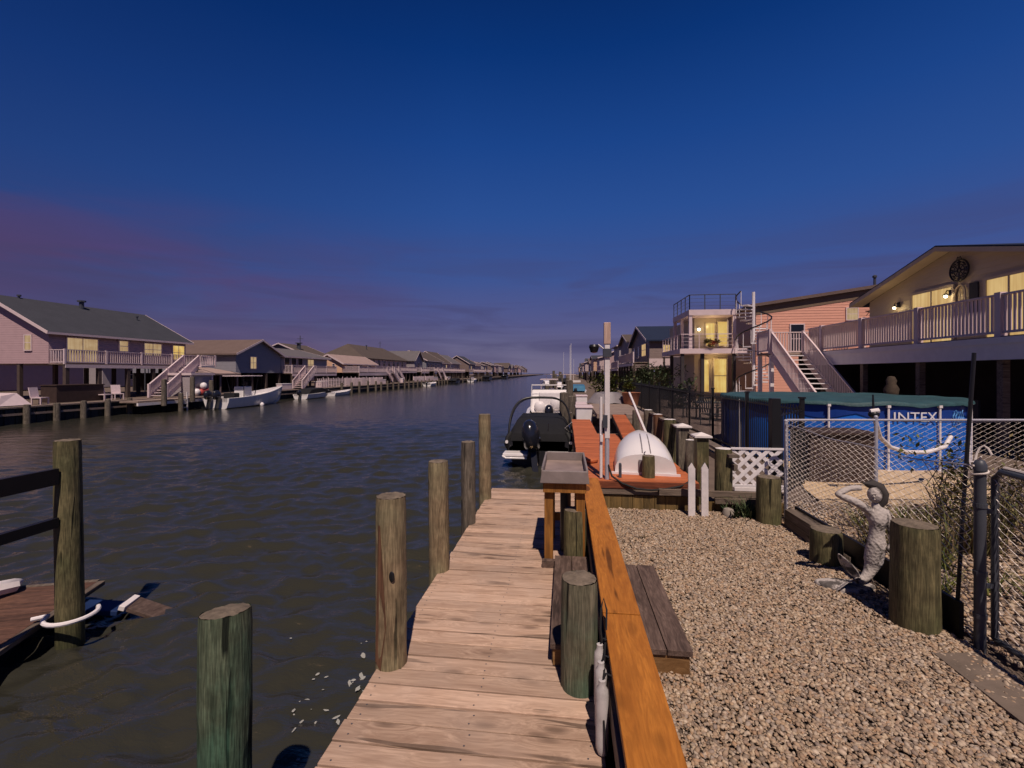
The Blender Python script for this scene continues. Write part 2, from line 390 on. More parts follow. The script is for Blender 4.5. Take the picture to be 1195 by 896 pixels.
sea=MB().bx(-2500,2500,-60,6000,-1.6,-1.2).build('sea_water',M['water']); sea.name='sea'; tag(sea,kind='structure')

# land: right yard strip, left bank, both real blocks with vertical faces
def land(name,x0,x1,y0,y1,mat,z=-.02):
    return tag(MB().bx(x0,x1,y0,y1,-2.4,z).build(name,mat),kind='structure')
land('ground',.46,1500,-25,560,M['earth'])
land('ground',-1500,-30.36,-10,620,M['earth'],.0)
def sheet(name,poly,z,mat):
    me=MB(); me.ext(poly,'z',z-.015,z); return tag(me.build(name,mat),kind='structure')
sheet('gravel_bed',[(.47,-1),(2.86,-1),(2.86,6.56),(.47,6.56)],.0,M['gravbase'])
sheet('pool_sand',[(3.75,6.95),(6.2,7.3),(7.2,8.6),(7.5,13),(4.7,13),(4.4,9.2),(3.95,8)],.02,M['sand'])
sheet('patio_path',[(4.3,13),(9,17),(12,40),(4.4,40)],.02,M['paver'])
sheet('stepping_path',[(2.46,1.4),(2.80,1.4),(2.82,3.44),(2.50,3.40)],.034,M['slab'])

# pebbles
def pebbles(name,n,region,r0,r1,z0,mat,seed,yb=1.0):
    g=np.random.default_rng(seed)
    ph=(1+5**.5)/2
    iv=np.array([(-1,ph,0),(1,ph,0),(-1,-ph,0),(1,-ph,0),(0,-1,ph),(0,1,ph),(0,-1,-ph),(0,1,-ph),(ph,0,-1),(ph,0,1),(-ph,0,-1),(-ph,0,1)])/1.902
    it=np.array([(0,11,5),(0,5,1),(0,1,7),(0,7,10),(0,10,11),(1,5,9),(5,11,4),(11,10,2),(10,7,6),(7,1,8),(3,9,4),(3,4,2),(3,2,6),(3,6,8),(3,8,9),(4,9,5),(2,4,11),(6,2,10),(8,6,7),(9,8,1)])
    x0,x1,y0,y1=region
    px=x0+(x1-x0)*g.random(n); py=y0+(y1-y0)*g.random(n)**yb
    r=r0+(r1-r0)*g.random(n)**1.8
    el=1+.75*g.random(n); fl=.5+.28*g.random(n)
    ang=g.random(n)*6.283; tx=g.normal(0,.3,n); ty=g.normal(0,.3,n)
    V=iv[None]*(1+.16*g.normal(size=(n,12,1)))
    V=V*np.stack([r*el,r,r*fl],-1)[:,None,:]
    # tilt then yaw
    c,s=np.cos(tx)[:,None],np.sin(tx)[:,None]; yv=V[...,1]*c-V[...,2]*s; zv=V[...,1]*s+V[...,2]*c
    c,s=np.cos(ty)[:,None],np.sin(ty)[:,None]; xv=V[...,0]*c+zv*s; zv=-V[...,0]*s+zv*c
    c,s=np.cos(ang)[:,None],np.sin(ang)[:,None]
    X=xv*c-yv*s+px[:,None]; Yv=xv*s+yv*c+py[:,None]
    mound=.006*(2+np.sin(px*3.1+py*1.3)+np.sin(py*4.2-px*2))
    Zv=zv+(z0+mound+g.random(n)*r*.8)[:,None]
    co=np.stack([X,Yv,Zv],-1).reshape(-1,3).astype(np.float32)
    fc=(it[None]+12*np.arange(n)[:,None,None]).reshape(-1,3)
    me=bpy.data.meshes.new(name)
    me.vertices.add(len(co)); me.vertices.foreach_set('co',co.ravel())
    me.loops.add(fc.size); me.loops.foreach_set('vertex_index',fc.ravel().astype(np.int32))
    me.polygons.add(len(fc)); me.polygons.foreach_set('loop_start',(np.arange(len(fc))*3).astype(np.int32))
    me.polygons.foreach_set('loop_total',np.full(len(fc),3,np.int32))
    me.polygons.foreach_set('use_smooth',np.full(len(fc),True))
    me.update(calc_edges=True); me.materials.append(mat)
    o=bpy.data.objects.new(name,me); col.objects.link(o)
    return tag(o,kind='stuff')
tag(pebbles('gravel',80000,(.49,2.84,1.25,6.54),.005,.0155,.004,M['peb'],5,1.15),'tan and grey pebble gravel filling the plot beside the bulkhead','gravel')
tag(pebbles('yard_gravel',14000,(2.95,6.0,1.4,7.2),.010,.026,.0,M['peb'],6),'pebbles spread over the yard behind the chain link fence','gravel')

# foam flecks
fm=MB(); g=random.Random(11)
for i in range(46):
    y=2.7+g.random()*3.0; x=-1.5-abs(g.gauss(0,.55))
    if i<22: x,y=-1.75-g.random()*.6,2.85+g.random()*1.2
    r=.005+.017*g.random()**1.8; el=1+1.8*g.random(); a=g.random()*3.1; n=9
    fm.add([(x+math.cos(a)*r*el*math.cos(t)*q-math.sin(a)*r*math.sin(t)*q,y+math.sin(a)*r*el*math.cos(t)*q+math.cos(a)*r*math.sin(t)*q,wz(x,y)+.012) for k in range(n) for t,q in [(6.283*k/n,.6+.6*g.random())]],[tuple(range(n))])
tag(fm.build('foam',M['foam']),'white foam flecks floating beside the dock','foam',kind='stuff')

# ------------------------------------------------------------------ dock and bulkhead
dk=thing('wooden_dock','long weathered plank dock running beside the orange bulkhead','dock',(0,0,0))
pl=MB(); nl=MB(); g=random.Random(2); y=-.6; 
holes=[]
while y<7.40:
    w=.138+g.uniform(-.002,.002); j=g.uniform(-.006,.006); z=g.uniform(-.004,.003)
    a=g.uniform(-.002,.002)
    x0=-1.235+j; 
    pl.add([(x0,y,z-.036),(.2,y+a,z-.036),(.2,y+w+a,z-.036),(x0,y+w,z-.036),(x0,y,z),(.2,y+a,z),(.2,y+w+a,z),(x0,y+w,z)],
           [(3,2,1,0),(4,5,6,7),(0,1,5,4),(1,2,6,5),(2,3,7,6),(3,0,4,7)])
    for nx in (-1.172,-.525,.125):
        for fy in (.24,.76):
            cx,cy=nx+g.uniform(-.012,.012),y+w*fy+g.uniform(-.008,.008)
            nl.add([(cx+.0055*math.cos(t),cy+.0055*math.sin(t),z+.0012) for t in [i*math.pi/3 for i in range(6)]],[tuple(range(6))])
    y+=w+.0125
pl.build('deck_board',M['deck'],dk,bev=.004)
st=MB().bx(-1.2,-1.15,-.6,7.38,-.27,-.04).bx(-.55,-.5,-.6,7.38,-.27,-.04).bx(.1,.15,-.6,7.38,-.27,-.04).bx(-1.145,.095,7.33,7.375,-.27,-.045)
tag(nl.build('nail_heads',M['gatepost'],dk),kind='stuff')
each(st,'joist',M['oldwoody'],dk)

bh=thing('bulkhead','low bulkhead with orange stained cap boards along the dock','bulkhead',(0,0,0))
cb=MB()
for y0,y1,dz in ((-1,2.895,0),(2.905,4.62,.004),(4.63,6.62,-.002)):
    cb.bx(.235,.468,y0,y1,.385+dz,.43+dz)
each(cb,'cap_board',M['cap'],bh,bev=.004)
each(MB().bx(.255,.30,-1,6.62,-1.9,.383).bx(.305,.44,-1,6.62,-1.9,.36),'wall_board',M['capside'],bh)
MB().bx(.225,.253,-1,6.6,.17,.30).build('waler',M['oldwoody'],bh)

def step(name,label,x0,x1,y0,y1,h):
    t=thing(name,label,'step',(0,0,0))
    w=(x1-x0)/2
    q=MB()
    for k in range(2): q.bx(x0+k*w+.003,x0+(k+1)*w-.003,y0,y1,h-.038,h)
    q.build('tread',M['step'],t,bev=.003)
    each(MB().bx(x0+.02,x1-.02,y0+.015,y0+.05,.0,h-.04).bx(x0+.02,x1-.02,y1-.05,y1-.015,.0,h-.04),'end_board',M['stepend'],t)
    each(MB().bx(x0+.012,x0+.05,y0+.052,y1-.052,.0,h-.04).bx(x1-.05,x1-.012,y0+.052,y1-.052,.0,h-.04),'side_board',M['oldwoody'],t)
    return t
step('wooden_step','grey two-plank wooden step on the dock between two pilings',-.105,.222,3.0,4.46,.15)
step('wooden_step','dark grey two-plank wooden step standing on the gravel',.482,.81,2.98,4.27,.175)

def piling(name,label,x,y,z0,h,r,mat,lean=(0,0),group=None,tilt=0,seed=0,cap=False,n=44,cut=0.0):
    q=MB(); rows=30; g=random.Random(seed+int(x*100)+int(y*37)); vs=[];fs=[]
    L=h-z0
    for i in range(rows+1):
        t=i/rows; rr=r*(1.04-.08*t)
        if i==rows: rr*=.965
        for k in range(n):
            a=2*math.pi*k/n
            jr=1+.035*mnoise.noise(Vector((math.cos(a)*1.6+seed,math.sin(a)*1.6,t*L*.9)))+.03*mnoise.noise(Vector((math.cos(a)*5+seed,math.sin(a)*5,t*L*3.2)))-.05*max(0,mnoise.noise(Vector((math.cos(a)*7,math.sin(a)*7+seed,t*L*.8)))-.25)
            zz=z0+L*t
            if i==rows: zz+=cut*math.cos(a+1)*r+.006*mnoise.noise(Vector((math.cos(a)*4,math.sin(a)*4,seed)))
            vs.append((rr*jr*math.cos(a)+lean[0]*L*t,rr*jr*math.sin(a)+lean[1]*L*t,zz))
    for i in range(rows):
        for k in range(n): fs.append((i*n+k,i*n+(k+1)%n,(i+1)*n+(k+1)%n,(i+1)*n+k))
    q.add(vs,fs)
    o=q.build(name,mat,None,(x,y,0),smooth=True)
    tp=MB(); vs=[]
    for ring,s in ((0,.97),(1,.55)):
        for k in range(n):
            a=2*math.pi*k/n
            jr=1+.035*mnoise.noise(Vector((math.cos(a)*1.6+seed,math.sin(a)*1.6,L*.9)))
            dz=.008*ring+.008*mnoise.noise(Vector((math.cos(a)*5*s,math.sin(a)*5*s,seed+3)))
            vs.append((r*.925*s*jr*math.cos(a)+lean[0]*L,r*.925*s*jr*math.sin(a)+lean[1]*L,h+dz+cut*math.cos(a+1)*r*s+.001))
    vs.append((lean[0]*L,lean[1]*L,h+.006))
    fs=[(k,(k+1)%n,n+(k+1)%n,n+k) for k in range(n)]+[(n+k,n+(k+1)%n,2*n) for k in range(n)]
    tp.add(vs,fs)
    tp.build('cut_top',M['pilecap'] if cap else M['pileend'],o,smooth=not cap)
    tag(o,label,'piling',group)
    return o
G1='pilings standing along the wooden dock'
piling('piling','thick green stained piling standing alone in the water, nearest of all',-1.80,2.2,-1.9,.68,.128,M['pilgreen'],(0,0),G1,seed=1,cut=.16)
piling('piling','weathered piling with a reddish crack and a dark knot hole at the dock edge',-1.17,2.92,-1.9,1.12,.105,M['pil'],(0.0,0),G1,seed=2)
piling('piling','slim tan piling at the dock edge, second along from the cracked one',-1.235,4.36,-1.9,1.07,.103,M['pil'],(-.008,0),G1,seed=3)
piling('piling','pale slim piling at the dock edge, third along the water side',-1.25,5.76,-1.9,1.05,.095,M['pilgrey'],(-.004,0),G1,seed=4)
piling('piling','tallest slim piling at the far corner of the dock',-1.235,6.92,-1.9,1.30,.097,M['pil'],(-.006,0),G1,seed=5)
o=piling('piling','stout green-grey piling rising through the dock beside the white fenders',.085,2.84,-1.9,.67,.118,M['pilmix'],(0,0),G1,seed=6)
piling('piling','short olive piling between the fish cleaning table and the step',.095,4.66,-1.9,.55,.118,M['pilmoss'],(0,0),G1,seed=7)
# knot hole and rust streak are real marks on the second piling
kh=[x for x in bpy.data.objects if x.get('label','').startswith('weathered piling with')][0]
MB().ball((.045,-.1,.62),.022,(.9,.25,1.6),12,8).build('knot_hole',M['black'],kh,smooth=True)
MB().add([(-.052,-.094,.95),(-.035,-.101,.95),(-.012,-.1075,.62),(.01,-.1075,.3),(-.03,-.105,-.0),(-.075,-.082,.05),(-.058,-.093,.55)],[tuple(range(7))]).build('rust_streak',M['pilrust'],kh)
G2='short thick pilings in a line along the chain link fence'
piling('piling','thick brown-green piling near the gate, largest of the fence line',2.665,3.80,-.4,.79,.152,M['pilmoss'],(0,0),G2,seed=8)
piling('piling','low round stump of a piling left of the statue',2.63,4.92,-.4,.36,.147,M['pilmoss'],(0,0),G2,seed=9)
piling('piling','dark squat piling at the far corner post of the fence',2.60,6.15,-.4,.61,.145,M['pilmoss'],(0,0),G2,seed=10)

# fenders and their rope
fd=[]
for i,(x,y,z0) in enumerate(((.195,2.62,.02),(.19,2.47,.015),(.185,2.33,.01))):
    t=tag(MB().lathe([(.008,0),(.022,.004),(.032,.03),(.033,.06),(.033,.30),(.03,.33),(.018,.35),(.018,.375),(.008,.378)],(0,0,0),14).build('boat_fender',M['fender'],None,(x,y,z0),smooth=True),
      ['farthest of three white fenders hanging against the orange bulkhead','middle of three white fenders hanging against the orange bulkhead','nearest of three white fenders hanging against the orange bulkhead'][i],'fender','white fenders on the bulkhead')
    MB().tube([(0,0,.37),(.02,.0,.41),(.045,0,.40)],.005,6).build('lanyard',M['rope'],t)
tag(MB().tube([(.222,2.72,.30),(.21,2.76,.40),(.215,2.80,.50),(.235,2.84,.55),(.25,2.80,.50),(.238,2.7,.42),(.215,2.55,.38),(.20,2.4,.34),(.19,2.3,.2),(.20,2.26,.06)],.006,6).build('rope',M['rope'],None),'thin black rope looped over the edge of the orange cap board','rope')

# fish cleaning table
ft=thing('fish_table','grey tray table on amber wooden legs at the end of the bulkhead','table',(0,0,0))
x0,x1,y0,y1=-.245,.225,4.5,5.5
MB().bx(x0+.02,x1-.02,y0+.03,y1-.03,.875,.895).build('tray_bottom',M['trayin'],ft)
tr=MB().ext([(x0-.01,.85),(x1+.01,.85),(x1-.005,.975),(x0+.012,.975)],'y',y0-.012,y0+.022)
tr.bx(x0,x0+.022,y0+.024,y1-.024,.855,.985).bx(x1-.022,x1,y0+.024,y1-.024,.855,.985).bx(x0,x1,y1-.022,y1,.855,.99)
each(tr,'tray_side',M['tray'],ft,bev=.006)
each(MB().bx(x0+.02,x1-.02,y0+.03,y0+.07,.75,.848).bx(x0+.02,x1-.02,y1-.07,y1-.03,.75,.852).bx(x0+.02,x0+.058,y0+.072,y1-.072,.75,.852).bx(x1-.058,x1-.02,y0+.072,y1-.072,.75,.852),'apron',M['tablewood'],ft)
for lx,ly in ((-.17,4.62),(.15,4.62),(-.17,5.38),(.15,5.38)):
    MB().bx(lx-.044,lx+.044,ly-.044,ly+.044,.0,.748).build('leg',M['tablewood'],ft,bev=.004)
MB().cyl((.0,5.0,.0),(.0,5.0,.85),.06,.06,14).build('drain_pipe',M['black'],ft,smooth=True)
MB().bx(-.16,.14,5.36,5.4,.2,.29).build('stretcher',M['tablewood'],ft)
tag(MB().bx(-.235,-.02,4.50,4.56,.002,.075).build('wood_block',M['step'],None,bev=.004),'small dark wood block against the foot of the fish table','block')

# ------------------------------------------------------------------ floating platform on the left
fl=thing('floating_platform','brown floating swim platform held by a leaning post','platform',(-5.64,4.93,-.62),R(19))
q=MB(); y=-.02
for k in range(22): q.bx(-4.2,-.10,-.14*(k+1)+.004,-.14*k-.004,-.035,0)
q.build('board',M['floatwood'],fl,bev=.003)
each(MB().bx(-.09,-.01,-3.1,0,-.045,.005).bx(-4.2,-.1,.002,.06,-.045,.005),'pale_edge_board',M['oldwoody'],fl,bev=.004)
MB().bx(-4.1,-.25,-2.9,-.1,-.33,-.052).build('float_base',M['black'],fl)
fp=piling('mooring_post','tall leaning mooring post rising beside the floating platform',-5.12,4.12,-1.9,1.24,.115,M['pilmoss'],(-.028,.01),None,seed=20)
fp['category']='post'; fp['label']='tall leaning greenish post holding the floating platform'
hp=[(-5.12+.21*math.cos(a),4.12+.21*math.sin(a),-.57) for a in [R(d) for d in range(-165,65,15)]]
tag(MB().tube([(-5.42,3.98,-.57)]+hp,.022,8).build('mooring_hoop',M['pvc'],None,smooth=True),'white curved hoop around the foot of the leaning post','hoop')
for z,h_,lb in ((.90,.165,'upper black rail board fixed to the leaning post'),(.43,.10,'lower black rail board fixed to the leaning post')):
    tag(MB().bar((-5.17,4.02,z-.01),(-4.98,1.2,z+.02),.05,h_).build('rail_board',M['black'],None),lb,'rail')
tag(MB().bar((-5.55,4.55,-.74),(-5.12,4.68,-.80),.24,.06).build('blue_float',M['floatblue'],None,bev=.01),'blue float block tucked beside the floating platform','float')
bd=thing('ramp_board','half sunk brown board with a white stripe beyond the blue float','board',(0,0,0))
MB().bar((-5.03,4.71,-.76),(-4.70,4.82,-.93),.26,.05).build('board',M['step'],bd,bev=.008)
MB().bar((-5.10,4.69,-.73),(-5.04,4.707,-.75),.27,.055).build('white_stripe',M['whitewood'],bd,bev=.005)
tag(MB().tube([(-6.55,4.15,-.60),(-6.45,4.3,-.50),(-6.4,4.52,-.53),(-6.55,4.7,-.57)],[.06,.09,.08,.03],8).build('white_cleat',M['whitewood'],None,smooth=True),'white bundled rope on the edge of the floating platform','rope bundle')

# ------------------------------------------------------------------ end wall of the gravel plot
ew=thing('retaining_wall','plank retaining wall ending the gravel plot under the red deck','wall',(0,0,0))
q=MB()
for k in range(9): q.bx(.50+k*.152,.645+k*.152,6.58,6.62,-.5,.20)
for k in range(7): q.bx(1.93+k*.152,2.075+k*.152,6.58,6.62,-.5,.15)
q.build('sheet_board',M['retain'],ew)
each(MB().bx(.5,1.68,6.555,6.60,.215,.30).bx(1.30,2.0,6.49,6.55,.235,.325).bx(2.0,2.95,6.54,6.60,.22,.30).bx(2.05,2.62,6.49,6.535,.14,.215),'waler',M['oldwood'],ew,bev=.004)

# red deck
rd=thing('red_deck','red stained deck beyond the gravel plot with a narrow far end','deck',(0,0,0))
q=MB(); y=6.58; g=random.Random(5)
while y<15.1:
    xr=1.86 if y<8.2 else (1.25 if y<11.6 else .80)
    q.bx(.205+g.uniform(-.004,.004),xr,y,y+.134,.37,.405); y+=.14
q.build('deck_board',M['reddeck'],rd,bev=.003)
each(MB().bx(.25,1.86,6.545,6.577,.305,.395).bx(.21,.25,6.64,15.1,-.3,.365).bx(1.26,1.30,8.3,11.6,.1,.368),'fascia',M['redy'],rd)
MB().bx(.26,.32,6.65,15,-1.9,.25).build('bulkhead_sheet',M['capside'],rd)
tag(MB().bx(.16,.20,15.2,400,-1.9,.30).build('bulkhead',M['capside'],None),'long dark bulkhead running away up the right bank','bulkhead')
rp=thing('red_ramp','narrow red gangway ramp rising behind the white dinghy','ramp',(0,0,0))
q=MB()
for k in range(30):
    t=k/30; q.bar((1.30+.16*t,10.3+4.2*t,.43+.2*t),(1.68+.18*t,10.3+4.2*t,.43+.2*t),.132,.03)
q.build('board',M['reddeck'],rp)
each(MB().bar((1.30,10.25,.37),(1.46,14.5,.57),.04,.1).bar((1.68,10.25,.37),(1.86,14.5,.57),.04,.1),'stringer',M['capside'],rp)
MB().bar((1.85,10.4,.45),(1.98,14.4,1.32),.05,.06).build('handrail',M['whitewood'],rp)
tag(MB().bx(1.0,2.6,14.6,20,.5,.63).build('dock_platform',M['plankgrey'],None),'pinkish grey plank platform at the top of the red ramp','platform')

# right row of pilings with rails
G3='pilings along the rail on the red deck side'
rows=[(2.26,6.8,.86,.12,'pilmoss',True,'round white-capped piling against the lattice panel'),
 (2.05,7.75,.84,.075,'pilgrey',True,'slim post just behind the square capped post'),
 (2.2,9.9,.96,.135,'pilmoss',True,'white-capped olive piling beside the upturned dinghy, nearest of three'),
 (2.2,11.1,.96,.12,'pilrust',True,'red-brown white-capped piling, middle of three by the dinghy'),
 (2.18,12.3,.97,.12,'pilgrey',True,'grey white-capped piling at the foot of the handrail'),
 (2.15,14.2,.8,.11,'pilgrey',False,'dark low piling beside the gangway handrail'),
 (1.22,6.86,.72,.095,'pilmoss',False,'stubby piling standing through the red deck before the dinghy')]
for x,y,h,r,mt,cp,lb in rows: piling('piling',lb,x,y,-.6,h,r,M[mt],(0,0),G3,seed=int(y*10),cap=cp,n=18)
def sqpost(label,x,y,h,w,capw,mt='pilmoss'):
    t=thing('square_post',label,'post',(x,y,0))
    MB().bx(-w/2,w/2,-w/2,w/2,-.4,h).build('post',M[mt],t,bev=.006)
    MB().ext([(-capw/2,-capw/2),(capw/2,-capw/2),(capw/2,capw/2),(-capw/2,capw/2)],'z',h+.002,h+.025).add([(-capw/2,-capw/2,h+.027),(capw/2,-capw/2,h+.027),(capw/2,capw/2,h+.027),(-capw/2,capw/2,h+.027),(0,0,h+.075)],[(0,1,4),(1,2,4),(2,3,4),(3,0,4)]).build('cap',M['pilecap'],t)
    return t
sqpost('square olive post with a pointed cap behind the white pickets',2.04,7.1,.98,.17,.25)
sqpost('square capped post one place beyond the picketed post',2.14,8.6,.95,.19,.27,'pilgrey')
tag(MB().bar((2.34,6.6,.78),(2.26,9.0,.86),.14,.04).bar((2.36,6.6,.62),(2.28,9.0,.70),.05,.09).build('rail_board',M['oldwoody'],None),'weathered double rail running between the capped posts','rail')
tag(MB().bar((2.26,9.1,.86),(2.24,13,.9),.14,.04).build('rail_board',M['oldwoody'],None),'weathered single rail along the round white-capped pilings','rail')
for i,x in enumerate((1.685,1.855)):
    tag(MB().ext([(-.045,-.1),(.045,-.1),(.045,.66),(.0,.74),(-.045,.67)] if i==0 else [(-.045,-.1),(.045,-.1),(.045,.66),(.0,.745),(-.045,.67)],'y',-.012,.012).build('white_picket',M['whitewood'],None,(x,6.30,0),bev=.003),
      ['left white pointed picket before the square post','right white pointed picket before the square post'][i],'picket','pair of white pickets')
# lattice
lt=thing('lattice_panel','white diagonal lattice panel between a piling and the fence corner','lattice',(2.40,6.85,.34))
W_,H_=.68,.50; q=MB()
def clipdiag(W,H,c,sg):
    pts=[]
    for x in (0,W):
        y=(x-c)*sg if sg>0 else -(x-c)
        if 0<=y<=H: pts.append((x,y))
    for y in (0,H):
        x=c+y if sg>0 else c-y
        if 0<x<W: pts.append((x,y))
    return pts[:2] if len(pts)>=2 else None
c=-H_
while c<W_+H_:
    for sg in (1,-1):
        p=clipdiag(W_,H_,c,sg)
        if p and math.dist(*p)>.04:
            yy=.0 if sg>0 else .008
            q.bar((p[0][0],yy,p[0][1]),(p[1][0],yy,p[1][1]),.007,.052,up=(-(p[1][1]-p[0][1]),0,p[1][0]-p[0][0]))
    c+=.165
q.build('slats',M['white'],lt)
each(MB().bx(-.02,W_+.02,-.012,.02,-.035,-.002).bx(-.02,W_+.02,-.012,.02,H_+.002,H_+.03),'frame',M['white'],lt)
tag(MB().bx(2.35,3.0,6.62,6.66,.30,.345).build('white_board',M['whitewood'],None),'white board lying under the lattice panel','board')

# dinghy upside down
def dinghy():
    t=thing('dinghy','white upturned dinghy lying on the red deck','dinghy',(1.20,7.0,.405),R(-6))
    st=[];ns=9;L=2.1;nc=15
    for i in range(ns):
        u=i/(ns-1); w=.49*(1-.08*(1-u)-.9*max(0,u-.35)**2.0/.42*.9); w=max(w,.05)
        h=.31+.20*math.sin(min(1,u/.45)*math.pi/2)-.25*max(0,u-.5)**1.5
        st.append([(w*math.copysign(abs(math.cos(a))**.9,math.cos(a)),L*u,h*abs(math.sin(a))**(.62+.3*min(1,u/.4))) for a in [math.pi*k/(nc-1) for k in range(nc)]])
    vs=[p for s_ in st for p in s_]
    fs=[(i*nc+k,i*nc+k+1,(i+1)*nc+k+1,(i+1)*nc+k) for i in range(ns-1) for k in range(nc-1)]
    q=MB().add(vs,fs+[tuple(range(nc-1,-1,-1))])
    q.build('hull',M['gelcoat'],t,smooth=True)
    MB().bx(-.50,.50,-.028,-.004,.0,.035).build('gunwale',M['white'],t)
    MB().bx(-.10,.06,-.03,-.006,.05,.23).build('motor_pad',M['slate'],t,bev=.004)
    MB().tube([(-.02,-.018,.23),(-.02,-.02,.33),(.0,-.018,.36)],.008,6).build('tow_eye',M['chrome'],t)
    k=MB()
    for dx in (-.16,-.04,.08,.2):
        k.tube([(dx*(1-.1*u),L*u,(.31+.20*math.sin(min(1,u/.45)*math.pi/2))*(1-.5*dx*dx/.16)+.004) for u in (.02,.1,.2,.3,.4)],.009,5)
    each(k,'keel_strip',M['slate'],t)
    return t
dinghy()
tag(MB().bx(-.02,.02,-.02,.02,0,.20).ball((0,0,.2),.02).build('dark_post',M['gatepost'],None,(.80,6.78,.405),bev=.004),'short dark post on the red deck left of the dinghy','post')
hs=[(.62+.06*math.sin(a),6.62,.95-.0) for a in (0,)]
tag(MB().tube([(.58,6.70,.9),(.60,6.66,.66),(.66,6.58,.47),(.80,6.53,.38),(1.0,6.51,.315),(1.2,6.515,.30),(1.4,6.52,.32),(1.6,6.54,.36),(1.75,6.6,.42)],.014,8).build('hose',M['rubber'],None,smooth=True),'dark hose drooping over the front of the red deck','hose')
# white pole with lamp
wp=thing('dock_pole','tall white wooden pole with a black floodlight','pole',(.60,6.66,0))
MB().bx(-.036,.036,-.036,.036,1.0,2.36).build('timber',M['whitewood'],wp,bev=.006)
MB().cyl((0,0,-.1),(0,0,1.02),.033,.033,12).build('steel_foot',M['galv'],wp,smooth=True)
each(MB().bx(-.058,.058,-.06,.06,2.18,2.30).bx(-.062,.0,-.07,-.03,1.16,1.34),'clamp',M['gatepost'],wp)
MB().bx(-.048,.048,-.045,.045,2.365,2.68).build('pale_top',M['paletop'],wp,bev=.008)
fa=MB().tube([(-.05,0,2.3),(-.13,-.02,2.36)],.012,6).build('lamp_arm',M['pvc'],wp)
MB().lathe([(.02,-.06),(.05,-.05),(.075,.03),(.06,.06)],(-.19,-.03,2.30),14).build('floodlight',M['black'],wp,smooth=True)
MB().cyl((-.085,.03,.42),(-.085,.03,1.6),.022,.022,8).build('conduit',M['pvc'],wp,smooth=True)
MB().bx(-.10,-.06,-.02,.02,.95,1.05).build('conduit_box',M['pvc'],wp)

# deck cleats, ring and rod on the red deck
tag(MB().lathe([(.13,0),(.16,.02),(.16,.05),(.13,.07)],(0,0,0),20).build('coiled_hose',M['reddeck'],None,(.40,7.9,.41)),'reddish coil of line lying on the red deck by the boat','coil')
def wb(mb,name,mat,parent,smooth=False,bev=0):     # mesh given in world coordinates, child of parent (unrotated)
    o=mb.build(name,mat,parent,smooth=smooth,bev=bev)
    p=parent; L=Vector((0,0,0))
    while p: L+=p.location; p=p.parent
    o.location=-L; return o
# ------------------------------------------------------------------ chain link fences
def chain(q,fn,L,H,cell,r):
    n=int(L/cell); m=int(H/(cell*.5)); 
    for i in range(n+1):
        pts=[]
        for k in range(m+1):
            sgn=1 if (k+i)%2 else -1
            s=(i*cell+sgn*cell*.5)/L; s=min(max(s,0),1)
            pts.append(fn(s,k/m,sgn*.003))
        q.tube(pts,r,3,False)
def fence_run(name,label,p0,p1,h0,h1,sag,lean,r=.003,cell=.066,rail=False,posts=(),bulge=0,cat='fence'):
    t=thing(name,label,cat,(p0[0],p0[1],0))
    dx,dy=p1[0]-p0[0],p1[1]-p0[1]; L=math.hypot(dx,dy); nx,ny=-dy/L,dx/L
    def fn(s,k,off):
        h=(h0+(h1-h0)*s)-sag*4*s*(1-s)
        b=bulge*math.sin(math.pi*s)*math.sin(k*2.4)+off+.012*math.sin(9*s+5*k)+lean*k*k*math.sin(math.pi*s)
        return (dx*s+nx*b,dy*s+ny*b,.03+(h-.03)*k+.012*math.sin(14*s)*k)
    q=MB(); chain(q,fn,L,max(h0,h1),cell,r); q.build('wire_mesh',M['wire'],t)
    q=MB(); q.tube([fn(i/24,1,0) for i in range(25)],.005,5); q.build('top_wire',M['galv'],t)
    if rail: MB().cyl((0,0,h0),(dx,dy,h1),.016,.016,10).build('top_rail',M['galv'],t,smooth=True)
    for s in posts:
        MB().cyl((dx*s,dy*s,-.2),(dx*s,dy*s,(h0+(h1-h0)*s)+.03),.023,.023,12).ball((dx*s,dy*s,h0+.04),.026).build('post',M['galv'],t,smooth=True)
    return t
fence_run('chain_link_fence','sagging chain link fence running past the statue to the gate post',(2.95,6.46),(2.91,3.62),1.26,1.27,.05,.0,posts=(0,),bulge=.05)
fence_run('chain_link_fence','chain link fence with a straight top rail in front of the blue pool',(2.98,6.5),(9.3,7.25),1.31,1.31,.02,.0,rail=True,posts=(.19,.52,.9),cell=.066)
gt=thing('gate_post','thick dark grey steel gate post with rope wound round its top','post',(2.91,3.55,0))
MB().cyl((0,0,-.3),(0,0,1.30),.033,.033,14).lathe([(.038,1.26),(.038,1.30),(.025,1.33),(.008,1.34)]).build('pipe',M['gatepost'],gt,smooth=True)
each(MB().lathe([(.039,1.0),(.039,1.03)]).lathe([(.039,.52),(.039,.55)]).lathe([(.039,.22),(.039,.25)]),'clamp',M['gatepost'],gt)
q=MB(); q.tube([(.042*math.cos(a*1.0),.042*math.sin(a*1.0),1.2+.012*a/1.2) for a in [i*.5 for i in range(20)]],.007,6)
q.tube([(.03+.045*math.cos(a),.0+.05*math.sin(a),1.37+.06*math.sin(a*1.7)) for a in [i*.45 for i in range(9)]],.007,6)
q.build('rope_winding',M['ropewhite'],gt,smooth=True)
cg=thing('chain_link_gate','chain link gate leaf hung beside the dark grey gate post',"gate",(3.03,3.58,0))
MB().tube([(0,0,.06),(0,0,1.2),(-.01,-.06,1.26),(-.10,-1.5,1.22)],.022,8).tube([(0,0,.06),(-.10,-1.5,.06)],.02,8).build('gate_frame',M['gatepost'],cg,smooth=True)
q=MB(); chain(q,lambda s,k,o:(-.10*s+o+.02*math.sin(5*s+4*k),-1.5*s,.08+1.16*k),1.5,1.16,.066,.0026); q.build('wire_mesh',M['wire'],cg)
